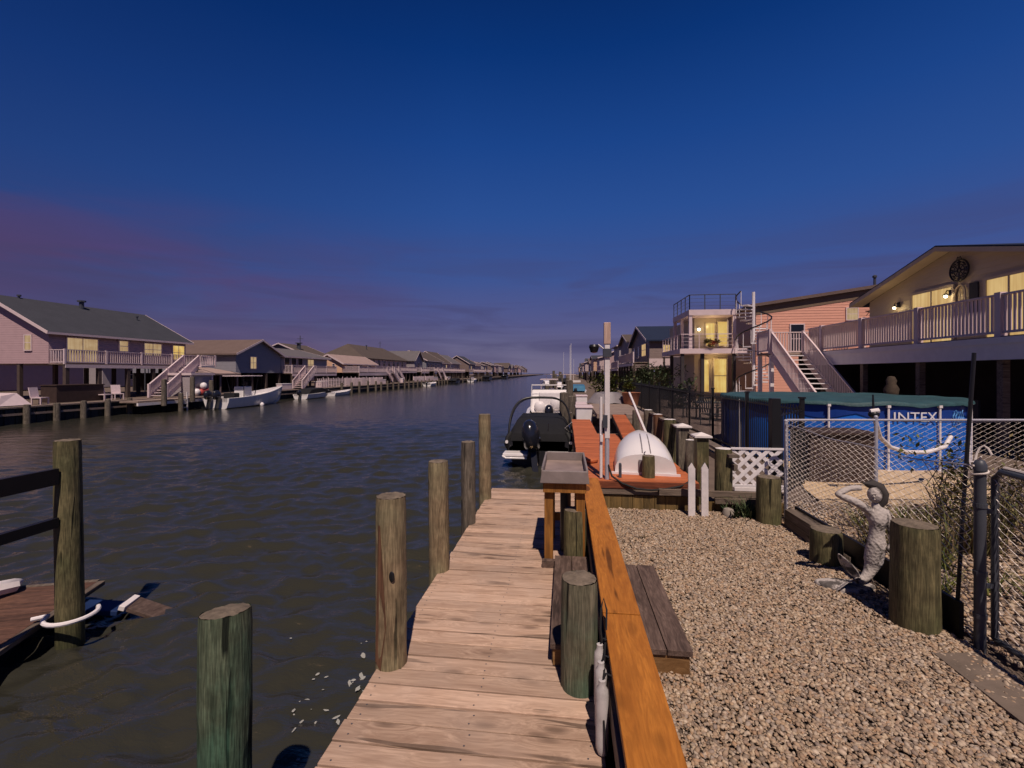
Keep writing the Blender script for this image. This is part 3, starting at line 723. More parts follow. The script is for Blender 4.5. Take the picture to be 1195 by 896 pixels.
each(MB().bx(-.09,.02,-.012,.012,.95,.98).bx(-.09,.02,-.012,.012,.42,.45),'hinge',M['gatepost'],cg)
tag(MB().tube([(3.02,3.5,1.29),(3.06,3.2,1.27),(3.02,3.0,1.20),(3.06,2.8,1.22),(3.0,2.5,1.13)],[.012,.014,.013,.012,.01],6).build('pale_branch',M['ropewhite'],None,smooth=True),'pale twisted branch lying along the top of the gate','branch')
tag(MB().tube([(2.86,3.70,-.2),(2.94,3.72,1.0),(3.035,3.75,2.1)],.013,8).build('black_pole',M['black'],None,smooth=True),'thin black pole leaning up beside the gate post','pole')
tag(MB().bx(2.865,2.895,3.66,6.05,.0,.27).build('edging_board',M['black'],None),'black edging board along the foot of the chain link fence','board')
tb=thing('timber_stack','two stacked grey timbers by the corner piling','timber',(2.80,5.75,0))
MB().bx(-.07,.05,-.32,.28,.0,.13).build('timber',M['oldwoody'],tb,bev=.005); MB().bx(-.075,.07,-.34,.25,.134,.245).build('timber',M['oldwoody'],tb,bev=.005)
tag(MB().bx(-.05,.05,-.3,.3,0,.10).build('timber',M['oldwoody'],None,(2.80,5.18,.0),bev=.005),'single grey timber lying beside the low stump','timber')
tag(MB().bx(-.06,.06,-.06,.06,-.1,1.58).build('black_post',M['black'],None,(3.02,6.95,0),bev=.004),'wide black post at the fence corner','post')

# black picket fence
bf=thing('picket_fence','long black metal picket fence in front of the neighbouring patio','fence',(4.1,8.4,0))
q=MB()
for i in range(200): q.bx(-.008,.008,i*.1-.008,i*.1+.008,.08,1.38)
for i in range(9): q.bx(-1.05+i*.115,-1.034+i*.115,-1.35+i*.145,-1.334+i*.145,.08,1.38)
q.bx(-.012,.012,0,20,1.28,1.31).bx(-.012,.012,0,20,.12,.15).bar((-1.08,-1.4,1.3),(0,0,1.3),.02,.03).bar((-1.08,-1.4,.14),(0,0,.14),.02,.03)
q.build('pickets',M['black'],bf)
for i in range(9): MB().bx(-.03,.03,i*2.4-.03,i*2.4+.03,-.1,1.5).bx(-.045,.045,i*2.4-.045,i*2.4+.045,1.5,1.53).build('post',M['black'],bf)

# ------------------------------------------------------------------ pool
PX,PY,PR,PH=6.63,12.2,2.44,1.32
po=thing('swimming_pool','round blue above ground pool with white legs and a teal cover','pool',(PX,PY,0.02))
q=MB(); n=96; vs=[];fs=[]
for j,z in enumerate((0,.15,.4,.7,1.0,1.2,PH-.04)):
    for k in range(n):
        a=2*math.pi*k/n; rr=PR+.03*math.sin(math.pi*z/PH)+.012*math.cos(16*a)
        vs.append((rr*math.cos(a),rr*math.sin(a),z))
for j in range(6):
    for k in range(n): fs.append((j*n+k,j*n+(k+1)%n,(j+1)*n+(k+1)%n,(j+1)*n+k))
q.add(vs,fs); q.build('wall',M['bluepool'],po,smooth=True)
q=MB(); vs=[];fs=[]                     # darker printed band of waves along the top
for k in range(n):
    a=2*math.pi*k/n; rr=PR+.036+.012*math.cos(16*a)
    vs+= [(rr*math.cos(a),rr*math.sin(a),PH-.20-.13*abs(math.sin(a*7+.8))),(rr*math.cos(a),rr*math.sin(a),PH-.06)]
for k in range(n):
    k2=(k+1)%n; fs.append((2*k,2*k2,2*k2+1,2*k+1))
q.add(vs,fs); q.build('printed_band',M['bluedeep'],po)
def ang_for(px):                          # angle on the wall seen at that bearing
    u=(px-CXP)/F; dx,dy=(u*CS-SN),(CS+u*SN); l=math.hypot(dx,dy); dx/=l;dy/=l
    b=PX*dx+PY*dy; c=PX*PX+PY*PY-(PR+.05)**2; disc=max(b*b-c,0); t=b-math.sqrt(disc)
    return math.atan2(dy*t-PY,dx*t-PX)
for k in range(16):
    a=ang_for(1036)+2*math.pi*k/16
    c,s=math.cos(a)*(PR+.075),math.sin(a)*(PR+.075)
    MB().cyl((c,s,-.02),(c,s,PH-.03),.021,.021,10).bx(c-.04,c+.04,s-.04,s+.04,-.02,.01).bx(c-.03,c+.03,s-.03,s+.03,PH-.08,PH-.03).build('leg',M['pvc'],po,smooth=False)
q=MB(); vs=[];fs=[]; rings=[(0,.03),(.5,.02),(1.2,-.02),(1.8,.0),(2.2,.035),(2.44,.04),(2.50,.025),(2.525,-.005),(2.535,-.045)]; n=120
for r_,dz in rings:
    for k in range(n):
        a=2*math.pi*k/n; w=mnoise.noise(Vector((math.cos(a)*r_*1.6,math.sin(a)*r_*1.6,3)))
        e=.045*w*(1 if r_>2 else .6)+(.03*mnoise.noise(Vector((math.cos(a)*9,math.sin(a)*9,r_))) if r_>2.5 else 0)
        rr=r_+(.015*mnoise.noise(Vector((math.cos(a)*7,math.sin(a)*7,1))) if r_>2.5 else 0)
        vs.append((rr*math.cos(a),rr*math.sin(a),PH+dz+e))
for j in range(len(rings)-1):
    for k in range(n): fs.append((j*n+k,j*n+(k+1)%n,(j+1)*n+(k+1)%n,(j+1)*n+k))
q.add(vs,fs); cv=q.build('cover',M['teal'],po,smooth=True)
def curved_text(txt,size,amid,zc,mat,name,flip=False):
    cu=bpy.data.curves.new('t','FONT'); cu.body=txt; cu.size=size; cu.align_x='CENTER'; cu.align_y='CENTER'; cu.extrude=.0
    tmp=bpy.data.objects.new('t',cu); col.objects.link(tmp)
    dg=bpy.context.evaluated_depsgraph_get(); me=bpy.data.meshes.new_from_object(tmp.evaluated_get(dg))
    bpy.data.objects.remove(tmp); bpy.data.curves.remove(cu)
    rr=PR+.062
    for v in me.vertices:
        a=amid+v.co.x*1.12/rr; z=zc+v.co.y
        v.co=(rr*math.cos(a),rr*math.sin(a),z)
    me.materials.clear(); me.materials.append(mat)
    o=bpy.data.objects.new(name,me); col.objects.link(o); o.parent=po
    md=o.modifiers.new('s','SOLIDIFY'); md.thickness=.004; return o
curved_text('INTEX',.27,ang_for(1069),PH-.27,M['letter'],'lettering')
q=MB(); a0=ang_for(1112)
for k in range(5):
    pts=[]
    for j in range(9):
        a=a0+(k*.075+.022*math.sin(j*1.1+k))/PR; rr=PR+.064; pts.append((rr*math.cos(a),rr*math.sin(a),PH-.40+.03*j+.02*math.sin(k*2)))
    q.tube(pts,.011,5)
q.build('printed_ripples',M['lightblue'],po)
tag(MB().tube([(4.75,7.6,1.34),(4.85,7.7,1.15),(5.0,7.85,.92),(5.25,8.0,.74),(5.6,8.15,.64),(6.0,8.3,.62),(6.35,8.4,.70),(6.6,8.6,.85)],.034,10).build('pool_hose',M['pvc'],None,smooth=True),'white pool hose sagging across the blue pool wall','hose')
pp=thing('pump_fitting','dark and white hose fitting on the fence in front of the pool','fitting',(4.72,7.55,1.25))
MB().ball((0,0,.06),.075,(1,1,.8)).cyl((0,0,0),(.02,.05,.36),.02,.012,8).build('body',M['black'],pp,smooth=True); MB().cyl((-.05,0,.1),(.06,-.02,.12),.04,.04,10).build('collar',M['pvc'],pp)
dbx=thing('storage_box','dark brown board box behind the fence beside the pool','box',(4.85,8.9,0))
q=MB()
for k in range(6): q.bx(-.55,.55,-.35,.35,.02+k*.14,.15+k*.14)
q.build('boards',M['brownbox'],dbx); MB().bx(-.6,.6,-.4,.4,.862,.90).build('lid',M['brownbox'],dbx)

# ------------------------------------------------------------------ statue of a mermaid
def skinned(name,verts,edges,rad,mat,parent,loc=(0,0,0),rz=0,sub=2):
    me=bpy.data.meshes.new(name); me.from_pydata(verts,edges,[]); me.materials.append(mat)
    o=bpy.data.objects.new(name,me); col.objects.link(o); o.location=loc; o.rotation_euler=(0,0,rz); o.parent=parent
    o.modifiers.new('skin','SKIN')
    for i,v in enumerate(me.skin_vertices[0].data):
        r=rad[i]; v.radius=(r,r) if not isinstance(r,tuple) else r
    me.skin_vertices[0].data[0].use_root=True
    s=o.modifiers.new('sub','SUBSURF'); s.levels=sub; s.render_levels=sub
    for p in me.polygons: p.use_smooth=True
    o.modifiers['skin'].use_smooth_shade=True
    return o
ms=thing('mermaid_statue','weathered stone mermaid statue with raised arm leaning on the fence','statue',(2.66,4.38,.0),-TH+R(4))
V=[(.09,0,.34),(.095,-.01,.45),(.10,0,.55),(.105,-.01,.63),(.10,0,.70),(.085,0,.765),(.085,0,.80),   # hips..neck 0-6
   (.045,-.01,.71),(-.09,-.05,.80),(-.255,-.06,.865),(-.14,-.03,.915),(-.03,-.02,.925),              # raised arm 7-11
   (.165,.0,.70),(.20,-.03,.58),(.205,-.05,.46),(.15,-.08,.38),                                       # other arm 12-15
   (.075,.01,.25),(.045,.0,.17),(-.01,-.02,.11),(-.09,-.03,.085)]                                    # tail 16-19
E_=[(0,1),(1,2),(2,3),(3,4),(4,5),(5,6),(4,7),(7,8),(8,9),(9,10),(10,11),(4,12),(12,13),(13,14),(14,15),(0,16),(16,17),(17,18),(18,19)]
RD=[.082,.07,.056,.074,.056,.032,.032,.042,.038,.032,.027,.026,.042,.037,.032,.028,.068,.05,.038,.03]
bd_=skinned('body',V,E_,RD,M['statue'],ms)
h=MB(); h.ball((.08,-.005,.862),.062,(.84,.98,1.16),20,14).ball((.045,-.058,.858),.011,(.9,1.3,1.1)).ball((.05,-.052,.832),.010,(1.4,.7,.45)).tube([(.03,-.052,.878),(.06,-.062,.882)],.006,5)
h.build('head',M['statue'],ms,smooth=True)
h=MB(); h.tube([(.02,.02,.945),(.07,.02,.95),(.125,.02,.92),(.16,.015,.86),(.155,.01,.80),(.12,.02,.745),(.10,.04,.70)],[.018,.045,.052,.045,.036,.026,.01],10)
h.tube([(-.02,-.01,.965),(.03,0,.955),(.08,0,.945)],[.006,.02,.028],8)
h.build('hair',M['statuedk'],ms,smooth=True)
h=MB(); 
for sg,pts in ((1,[(-.05,-.03,.10),(-.13,-.07,.12),(-.23,-.12,.09),(-.31,-.15,.03)]),(-1,[(-.05,-.02,.11),(-.12,-.02,.19),(-.19,-.03,.26),(-.24,-.05,.34)])):
    ws=[.04,.085,.075,.01] if sg>0 else [.035,.06,.05,.008]
    up=Vector((.2,-.75,.65)) if sg>0 else Vector((.35,-.6,.7))
    vs=[]
    for p,w in zip(pts,ws):
        p=Vector(p); u=up.normalized()
        for d in (-1,1):
            for t in (-.012,.012): vs.append(p+u*w*d+Vector((0,-1,.2))*t)
    fs=[]
    for i in range(3):
        a=i*4;b=a+4; fs+=[(a,b,b+2,a+2),(a+1,a+3,b+3,b+1),(a,a+1,b+1,b),(a+2,b+2,b+3,a+3)]
    fs+=[(0,2,3,1),(12,13,15,14)]
    h.add(vs,fs)
fk=h.build('tail_fin',M['statue'],ms,smooth=True); s=fk.modifiers.new('s','SUBSURF'); s.levels=2; s.render_levels=2
MB().ext([(-.16+.24*math.cos(a)*(1+.1*math.sin(3*a)),-.02+.12*math.sin(a)) for a in [6.283*k/18 for k in range(18)]],'z',-.02,.06).build('rock_base',M['statue'],ms,bev=.02)
# ------------------------------------------------------------------ plants
def blades(q,c,n,L,w,spread,seed,up=.8):
    g=random.Random(seed)
    for i in range(n):
        a=g.random()*6.283; l=L*(.6+.5*g.random()); t=spread*(.3+.8*g.random()); px_=g.gauss(0,.03);py_=g.gauss(0,.03)
        pts=[]
        for k in range(5):
            s=k/4; r_=l*t*s*(.6+.6*s); z=l*up*s*(1-.35*s*t)
            pts.append(Vector((c[0]+px_+math.cos(a)*r_,c[1]+py_+math.sin(a)*r_,c[2]+z)))
        sd=Vector((-math.sin(a),math.cos(a),0)); vs=[];fs=[]
        for k,p in enumerate(pts):
            ww=w*(1-(k/4)**1.5)+.0012; vs+=[p-sd*ww,p+sd*ww]
        for k in range(4): fs.append((2*k,2*k+1,2*k+3,2*k+2))
        q.add(vs,fs)
def leaves(q,c,rx,ry,rz_,n,size,seed,low=0):
    g=random.Random(seed); cl=[(g.gauss(0,.5),g.gauss(0,.5),g.random()) for _ in range(max(4,n//60))]
    for i in range(n):
        k=g.choice(cl); 
        x=c[0]+rx*(k[0]+g.gauss(0,.22)); y=c[1]+ry*(k[1]+g.gauss(0,.22)); z=c[2]+max(low,rz_*(k[2]+g.gauss(0,.14)))
        s=size*(.6+.8*g.random()); d=Vector((g.gauss(0,1),g.gauss(0,1),g.gauss(.3,.6))).normalized(); e=d.cross(Vector((g.random(),g.random(),1.1))).normalized()
        p=Vector((x,y,z)); q.add([p-d*s,p+e*s*.4,p+d*s,p-e*s*.4],[(0,1,2,3)])
def bush(name,label,c,r,h,n,size,mat,seed,cat='shrub',group=None):
    t=thing(name,label,cat,c,0,group)
    q=MB(); leaves(q,(0,0,.05),r,r,h,n,size,seed,.02)
    if mat=='dry':
        gg=random.Random(seed+5)
        for k in range(int(9*r/.5)): blades(q,(gg.gauss(0,r*.5),gg.gauss(0,r*.5),0),26,h*gg.uniform(.5,1.0),.006,.45,seed+k,.95)
    q.build('foliage',M[mat],t)
    g=random.Random(seed+1); q=MB()
    for i in range(12): q.tube([(g.gauss(0,.05),g.gauss(0,.05),-.05),(g.gauss(0,r*.3),g.gauss(0,r*.3),h*.45),(g.gauss(0,r*.5),g.gauss(0,r*.5),h*.9)],[.008,.006,.003],4)
    q.build('stem',M['stem'],t); return t
for i_,(x,y,n_) in enumerate(((3.7,4.6,5),(4.6,4.3,7),(3.9,6.1,6))):
    t=thing('weed_clump',['green weed tufts just beyond the fence behind the thick piling','green weed tufts nearest the gate beyond the fence','green weed tufts at the edge of the pool sand'][i_],'weeds',(x,y,0),0,'weeds in the yard'); q=MB(); gg=random.Random(i_)
    for k in range(n_): blades(q,(gg.gauss(0,.22),gg.gauss(0,.22),0),28,gg.uniform(.18,.42),.006,.7,k+i_*20,.85)
    q.build('blades',M['leaf'],t)
yt=thing('spiky_plant','dark spiky plant growing at the foot of the retaining wall','plant',(2.42,6.32,0))
q=MB(); blades(q,(0,0,0),70,.42,.011,.75,4); blades(q,(-.18,.02,0),40,.3,.010,.8,5); q.build('leaves',M['blade'],yt)
pb=tag(MB().lathe([(.0,0),(.07,.0),(.085,.06),(.06,.12),(.0,.14)],(0,0,0),10).build('pale_stone',M['concrete'],None,(2.18,6.36,0),smooth=True),'pale round stone beside the spiky plant','stone')
bush('dry_weed_clump','tall dry yellowish weeds behind the gate post',(4.3,5.4,0),.5,.8,900,.022,'dry',21,'weeds','weeds in the yard')
bush('dry_weed_clump','brownish weeds farthest right behind the gate',(5.2,5.6,0),.7,1.0,1500,.026,'dry',22,'weeds','weeds in the yard')
bush('dry_weed_clump','low dry scrub left of the statue beyond the fence',(3.35,5.35,0),.28,.38,420,.02,'dry',23,'weeds','weeds in the yard')
bush('green_shrub','green shrub with arching stems under the pool hose',(5.0,6.6,0),.36,.9,420,.04,'leaf',24,'shrub')
t=thing('weed_tuft','small grass tuft at the lower right edge of the gravel','grass tuft',(2.42,2.05,0)); q=MB(); blades(q,(0,0,0),45,.16,.004,.9,8); blades(q,(.2,-.1,0),40,.14,.004,.9,9); q.build('blades',M['leaf'],t)
t=thing('weed_tuft','tiny sprout growing in the middle of the gravel','grass tuft',(.86,5.35,0)); q=MB(); blades(q,(0,0,0),16,.12,.006,.5,10); q.build('blades',M['stem'],t)
bush('garden_bush','round yellow-green bush beside the far planter on the right bank',(2.0,21.5,.55),.6,1.1,1500,.09,'leaf',31,'bush')
pt=thing('planter','terracotta half barrel planter with red flowers','planter',(2.75,19.5,.6))
MB().lathe([(.28,0),(.38,.5),(.40,.52),(.36,.53),(.34,.44)],(0,0,0),18).build('barrel',M['terracotta'],pt,smooth=True); q=MB(); leaves(q,(0,0,.5),.3,.3,.35,260,.06,33); q.build('flowers',M['leaf'],pt)
tag(MB().add([(.9*math.cos(a)*(1-.4*t),.5*math.sin(a)*(1-.5*t),.45*t+.05*math.sin(4*a)) for t in (0,.6,1) for a in [6.283*k/10 for k in range(10)]],[(i*10+k,i*10+(k+1)%10,(i+1)*10+(k+1)%10,(i+1)*10+k) for i in range(2) for k in range(10)]+[tuple(range(20,30))]).build('grey_tarp_heap',M['slate'],None,(1.8,19.9,.63),smooth=True),'low grey covered heap below the yellow-green bush','tarp heap')

# ------------------------------------------------------------------ railings, stairs, laps (world coordinates)
def railing(q,p0,p1,h=.95,pitch=.115,bal=.036,top=.09,posts=None,pw=.12,bot=.10,th=.045):
    p0=Vector(p0);p1=Vector(p1);d=p1-p0;L=d.length; u=Vector((0,0,1))
    q.bar(p0+u*h,p1+u*h,top,th); q.bar(p0+u*bot,p1+u*bot,th,.06)
    n=max(1,int(L/pitch))
    for i in range(n):
        p=p0+d*((i+.5)/n); q.bx(p.x-bal/2,p.x+bal/2,p.y-bal/2,p.y+bal/2,p.z+bot+.03,p.z+h-th/2)
    for s in (posts or []):
        p=p0+d*s; q.bx(p.x-pw/2,p.x+pw/2,p.y-pw/2,p.y+pw/2,p.z-.05,p.z+h+.06)
def stair(parent,pt,pb_,w,n,mat,matr,rail=True,side=(1,0,0)):
    pt=Vector(pt);pb_=Vector(pb_);sd=Vector(side);q=MB()
    for i in range(n):
        t=(i+.5)/n; c=pt+(pb_-pt)*t; hd=Vector((pb_.x-pt.x,pb_.y-pt.y,0)).normalized()*.14
        q.bar(c-sd*w/2,c+sd*w/2,.28,.035)
    wb(q,'tread',M[mat],parent)
    q=MB()
    for s in (-1,1): q.bar(pt+sd*s*(w/2+.025)-Vector((0,0,.14)),pb_+sd*s*(w/2+.025)-Vector((0,0,.14)),.04,.28)
    wb(q,'stringer',M[matr],parent)
    if rail:
        for s in (-1,1):
            q=MB(); railing(q,pt+sd*s*(w/2+.03),pb_+sd*s*(w/2+.03),.95,.13,.03,.07,[0,1],.1); wb(q,'stair_railing',M[matr],parent)
def lapwall(q,o,u,n,W,z0,ze,ur,zr,c=.15,skip=()):
    o=Vector(o);u=Vector(u);n=Vector(n);z=z0
    def lim(zz):
        if zz<=ze: return 0,W
        t=(zz-ze)/(zr-ze); return ur*t,W-(W-ur)*t
    while z<zr-.02:
        z1=min(z+c,zr); a0,b0=lim(z);a1,b1=lim(z1); Z=Vector((0,0,1))
        q.add([o+u*a0+n*.022+Z*z,o+u*b0+n*.022+Z*z,o+u*b1+n*.004+Z*(z1+.006),o+u*a1+n*.004+Z*(z1+.006),o+u*a0+Z*z,o+u*b0+Z*z],[(0,1,2,3),(0,4,5,1)])
        z=z1
def window(parent,c,w,h,nrm,lit,local=True,fr=.07,frame='white',mull=1,rows=1,pane_name='pane'):
    # c centre on the wall, nrm in 'x+','x-','y-','y+'
    ax=nrm[0]; sg=1 if nrm[1]=='+' else -1
    def B(q,a0,a1,z0,z1,d0,d1):
        if ax=='x': q.bx(c[0]+sg*d0,c[0]+sg*d1,c[1]+a0,c[1]+a1,c[2]+z0,c[2]+z1)
        else: q.bx(c[0]+a0,c[0]+a1,c[1]+sg*d0,c[1]+sg*d1,c[2]+z0,c[2]+z1)
    q=MB(); d0,d1=-.02,.065
    B(q,-w/2-fr,-w/2,-h/2-fr,h/2+fr,d0,d1);B(q,w/2,w/2+fr,-h/2-fr,h/2+fr,d0,d1)
    B(q,-w/2,w/2,-h/2-fr,-h/2,d0,d1+.02);B(q,-w/2,w/2,h/2,h/2+fr,d0,d1)
    for i in range(1,mull): a=-w/2+w*i/mull; B(q,a-fr*.3,a+fr*.3,-h/2,h/2,d0,d1-.015)
    for i in range(1,rows): z=-h/2+h*i/rows; B(q,-w/2,w/2,z-fr*.3,z+fr*.3,d0,d1-.018)
    f=q.build('window',M[frame],parent)
    q=MB(); B(q,-w/2,w/2,-h/2,h/2,-.015,.03); q.build(pane_name,M[lit] if lit else M['glass'],f)
    if not local:
        p=parent;L=Vector((0,0,0))
        while p: L+=p.location;p=p.parent
        f.location=-L
    return f

# ------------------------------------------------------------------ right house with cream gable
h1=thing('gabled_house','cream sided house with a lit gable and a white railed deck on posts','house',(13.1,17.05,0))
y0,y1,yr,ze,zr=12.9,21.2,17.05,5.0,6.12
q=MB(); lapwall(q,(13.1,y0,0),(0,1,0),(-1,0,0),y1-y0,2.86,ze,yr-y0,zr,.17); wb(q,'gable_siding',M['lapcream'],h1)
wb(MB().ext([(y0,2.6),(y1,2.6),(y1,ze),(yr,zr),(y0,ze)],'x',13.103,23),'wall',M['sidcream'],h1)
sl=(zr-ze)/(yr-y0); oh=.55
prof=[(y0-oh,ze-oh*sl+.02),(yr,zr+.02),(y1+oh,ze-oh*sl+.02),(y1+oh,ze-oh*sl+.2),(yr,zr+.2),(y0-oh,ze-oh*sl+.2)]
wb(MB().ext(prof,'x',12.6,23.4),'roof',M['roofnavy'],h1)
q=MB()
for a,b in (((y0-oh,ze-oh*sl),(yr,zr)),((yr,zr),(y1+oh,ze-oh*sl))):
    q.add([(12.58,a[0],a[1]+.0),(12.58,b[0],b[1]+.0),(12.58,b[0],b[1]+.15),(12.58,a[0],a[1]+.15),(12.597,a[0],a[1]),(12.597,b[0],b[1]),(12.597,b[0],b[1]+.15),(12.597,a[0],a[1]+.15)],[(0,1,2,3),(7,6,5,4),(0,4,5,1),(3,2,6,7)])
wb(q,'rake_board',M['beige'],h1)
q=MB()
for a,b in (((y0-oh,ze-oh*sl),(yr,zr)),((yr,zr),(y1+oh,ze-oh*sl))):
    q.add([(12.6,a[0],a[1]+.012),(12.6,b[0],b[1]+.012),(13.09,b[0],b[1]+.012),(13.09,a[0],a[1]+.012)],[(0,1,2,3)])
wb(q,'soffit',M['beige'],h1)
window(h1,(13.06,17.8,3.92),1.75,1.9,'x-','litwarm',False,.09,'beige',2)
window(h1,(13.06,14.6,3.88),2.1,1.9,'x-','litwarm',False,.09,'beige',3)
wb(MB().bx(13.03,13.07,15.98,16.28,3.9,4.86),'shutter',M['rooftop'],h1)
q=MB(); pts=[(13.03,16.62+.2*math.cos(a),4.55+.32*math.sin(a)) for a in [math.pi*k/12 for k in range(13)]]
q.tube([(13.03,16.82,4.1)]+pts+[(13.03,16.42,4.1)],.025,6); q.tube([(13.03,16.62,4.1),(13.03,16.62,4.86)],.015,5); wb(q,'arched_ornament',M['beige'],h1)
def sconce(y,z,x=13.05):
    s=wb(MB().bx(x-.05,x,y-.05,y+.05,z-.02,z+.18).tube([(x-.04,y,z+.12),(x-.14,y,z+.16),(x-.18,y,z+.08)],.015,6).lathe([(.03,.06),(.09,.0),(.085,-.01)],(x-.18,y,z),10),'wall_lamp',M['black'],h1)
    b=MB().ball((x-.18,y,z-.045),.05).build('bulb',M['bulb'],s); 
    L=bpy.data.lights.new('sconce_light','POINT'); L.energy=5; L.color=(1,.72,.36); L.shadow_soft_size=.06
    o=bpy.data.objects.new('sconce_light',L); col.objects.link(o); o.location=(x-.36,y,z-.09)
sconce(19.4,4.55); sconce(16.98,4.60)
# iron medallion
q=MB(); cy,cz=16.62,5.36
ring=lambda r,t:q.tube([(13.0,cy+r*math.cos(a),cz+r*math.sin(a)) for a in [6.283*k/28 for k in range(29)]],t,6)
ring(.36,.028); ring(.2,.014); ring(.07,.022)
for k in range(8):
    a=6.283*k/8; q.bar((13.0,cy+.05*math.cos(a),cz+.05*math.sin(a)),(13.0,cy+.35*math.cos(a),cz+.35*math.sin(a)),.012,.05 if k%2==0 else .022)
for k in range(16):
    a=6.283*(k+.5)/16; q.ball((13.0,cy+.275*math.cos(a),cz+.275*math.sin(a)),.03)
q.tube([(13.0,cy-.09,cz+.37),(13.0,cy-.04,cz+.46),(13.0,cy,cz+.40),(13.0,cy+.05,cz+.46),(13.0,cy+.09,cz+.37)],.014,5)
tag(q.build('iron_medallion',M['black'],None),'round black iron medallion hanging high on the cream gable','wall ornament')
# deck
wb(MB().bx(10.55,13.08,9.6,21.2,2.76,2.85).bx(9.0,13.0,21.202,22.6,2.76,2.85),'deck_floor',M['plankgrey'],h1)
wb(MB().bx(10.5,10.548,9.6,21.2,2.27,2.80),'deck_beam',M['white'],h1)
wb(MB().bx(10.46,10.498,9.6,21.2,2.66,2.82),'deck_trim',M['white'],h1)
q=MB(); railing(q,(10.62,9.8,2.85),(10.62,21.2,2.85),1.02,.115,.04,.12,[(y-9.8)/11.4 for y in (9.9,12.4,15.0,17.6,20.15)],.16); wb(q,'deck_railing',M['pinkwhite'],h1)
q=MB(); railing(q,(9.05,22.5,2.85),(13,22.5,2.85),1.0,.115,.036,.09,[0,.5]); railing(q,(9.05,21.25,2.85),(9.05,22.5,2.85),1.0,.115,.036,.09,[0]); wb(q,'landing_railing',M['pinkwhite'],h1)
for y in (10.0,12.4,15.0,17.6,20.15): wb(MB().bx(10.6,10.76,y-.08,y+.08,-.1,2.268),'deck_post',M['oldwood'],h1)
for y in (21.3,22.5): wb(MB().bx(9.05,9.2,y-.07,y+.07,-.1,2.75),'landing_post',M['white'],h1)
for bb in ((14.6,14.7,10,22.5,-.1,2.44),(10.9,23,22.55,22.65,-.1,2.74),(13.0,23,9,22.5,2.45,2.595)): wb(MB().bx(*bb),'undercroft_shade',M['darkpost_shade'],h1)  # dark sheets added as shade under the house, plus its floor slab
stair(h1,(9.75,21.2,2.80),(9.75,17.35,0.05),1.25,14,'white','pinkwhite',True)
q=MB()
for k in range(12): q.bx(14.5,14.58,11.2+k*.14,11.26+k*.14,1.7,2.25)
q.bx(14.49,14.59,11.1,12.95,1.66,1.70).bx(14.49,14.59,11.1,12.95,2.25,2.29)
tag(q.build('white_gate_panel',M['pinkwhite'],None),'short white picket panel in the dark under the right house','panel')
ch=thing('bench_swing','dark slatted bench standing in the shade under the right house','bench',(12.4,16.2,0))
MB().bx(-.3,.3,-.7,.7,.4,.46).build('seat',M['gatepost'],ch); MB().bx(.26,.32,-.7,.7,.5,1.1).build('backrest',M['gatepost'],ch)
for a in (-.62,.62): MB().bx(-.28,.28,a-.03,a+.03,0,.4).build('leg',M['gatepost'],ch)
tag(MB().lathe([(.0,0),(.17,.02),(.2,.2),(.12,.36),(.14,.46),(.09,.58),(.0,.6)],(0,0,0),14).build('stone_urn',M['soil'],None,(10.0,15.2,1.25),smooth=True),'dull stone urn on a stand behind the pool cover','urn')
tag(MB().bx(-.25,.25,-.25,.25,0,1.248).build('urn_stand',M['darkpost_shade'],None,(10.0,15.2,0)),'dark stand holding the stone urn','stand')

# ------------------------------------------------------------------ salmon house behind
h2=thing('salmon_house','salmon pink sided house with a low brown gable roof','house',(24.5,36,0))
q=MB(); lapwall(q,(14.3,36,0),(1,0,0),(0,-1,0),20.4,0,6.95,10.2,8.45,.2); wb(q,'siding',M['lappink'],h2)
wb(MB().ext([(14.3,0),(34.7,0),(34.7,6.95),(24.5,8.45),(14.3,6.95)],'y',36.003,46),'wall',M['sidtan'],h2)
sl=1.5/10.2; oh=.5
wb(MB().ext([(14.3-oh,6.95-oh*sl+.02),(24.5,8.47),(34.7+oh,6.95-oh*sl+.02),(34.7+oh,6.95-oh*sl+.2),(24.5,8.65),(14.3-oh,6.95-oh*sl+.2)],'y',35.72,46.5),'roof',M['rooftan'],h2)
wb(MB().add([(13.8,35.69,6.88),(24.5,35.69,8.45),(24.5,35.69,8.68),(13.8,35.69,7.11),(13.8,35.715,6.88),(24.5,35.715,8.45),(24.5,35.715,8.68),(13.8,35.715,7.11)],[(0,1,2,3),(0,4,5,1),(3,2,6,7)]),'rake_board',M['rooftan'],h2)
wb(MB().add([(14.3,35.96,6.32),(24.5,35.96,7.82),(24.5,35.96,8.44),(14.3,35.96,6.94)],[(0,1,2,3)]),'soffit_shade_band',M['soffit'],h2)  # brown of the soffit and the shadow below it, painted as one band
window(h2,(21.0,35.96,6.3),.75,.85,'y-','litpale',False,.06,'pinkwhite',1,2)
window(h2,(17.2,35.96,4.5),.9,2.1,'y-',None,False,.08,'pinkwhite',1,2)
wb(MB().cyl((23.2,37,8.3),(23.2,37,9.2),.09,.09,8).lathe([(.15,.85),(.15,.98),(.05,1.05)],(23.2,37,8.3),8),'roof_vent',M['gatepost'],h2)
ds=thing('satellite_dish','small dark satellite dish on the salmon wall','satellite dish',(21.9,35.5,6.35))
MB().lathe([(.0,.0),(.15,.03),(.27,.10)],(0,0,0),14).build('dish',M['gatepost'],ds); MB().cyl((0,0,0),(0,.35,-.2),.025,.025,6).build('arm',M['gatepost'],ds)

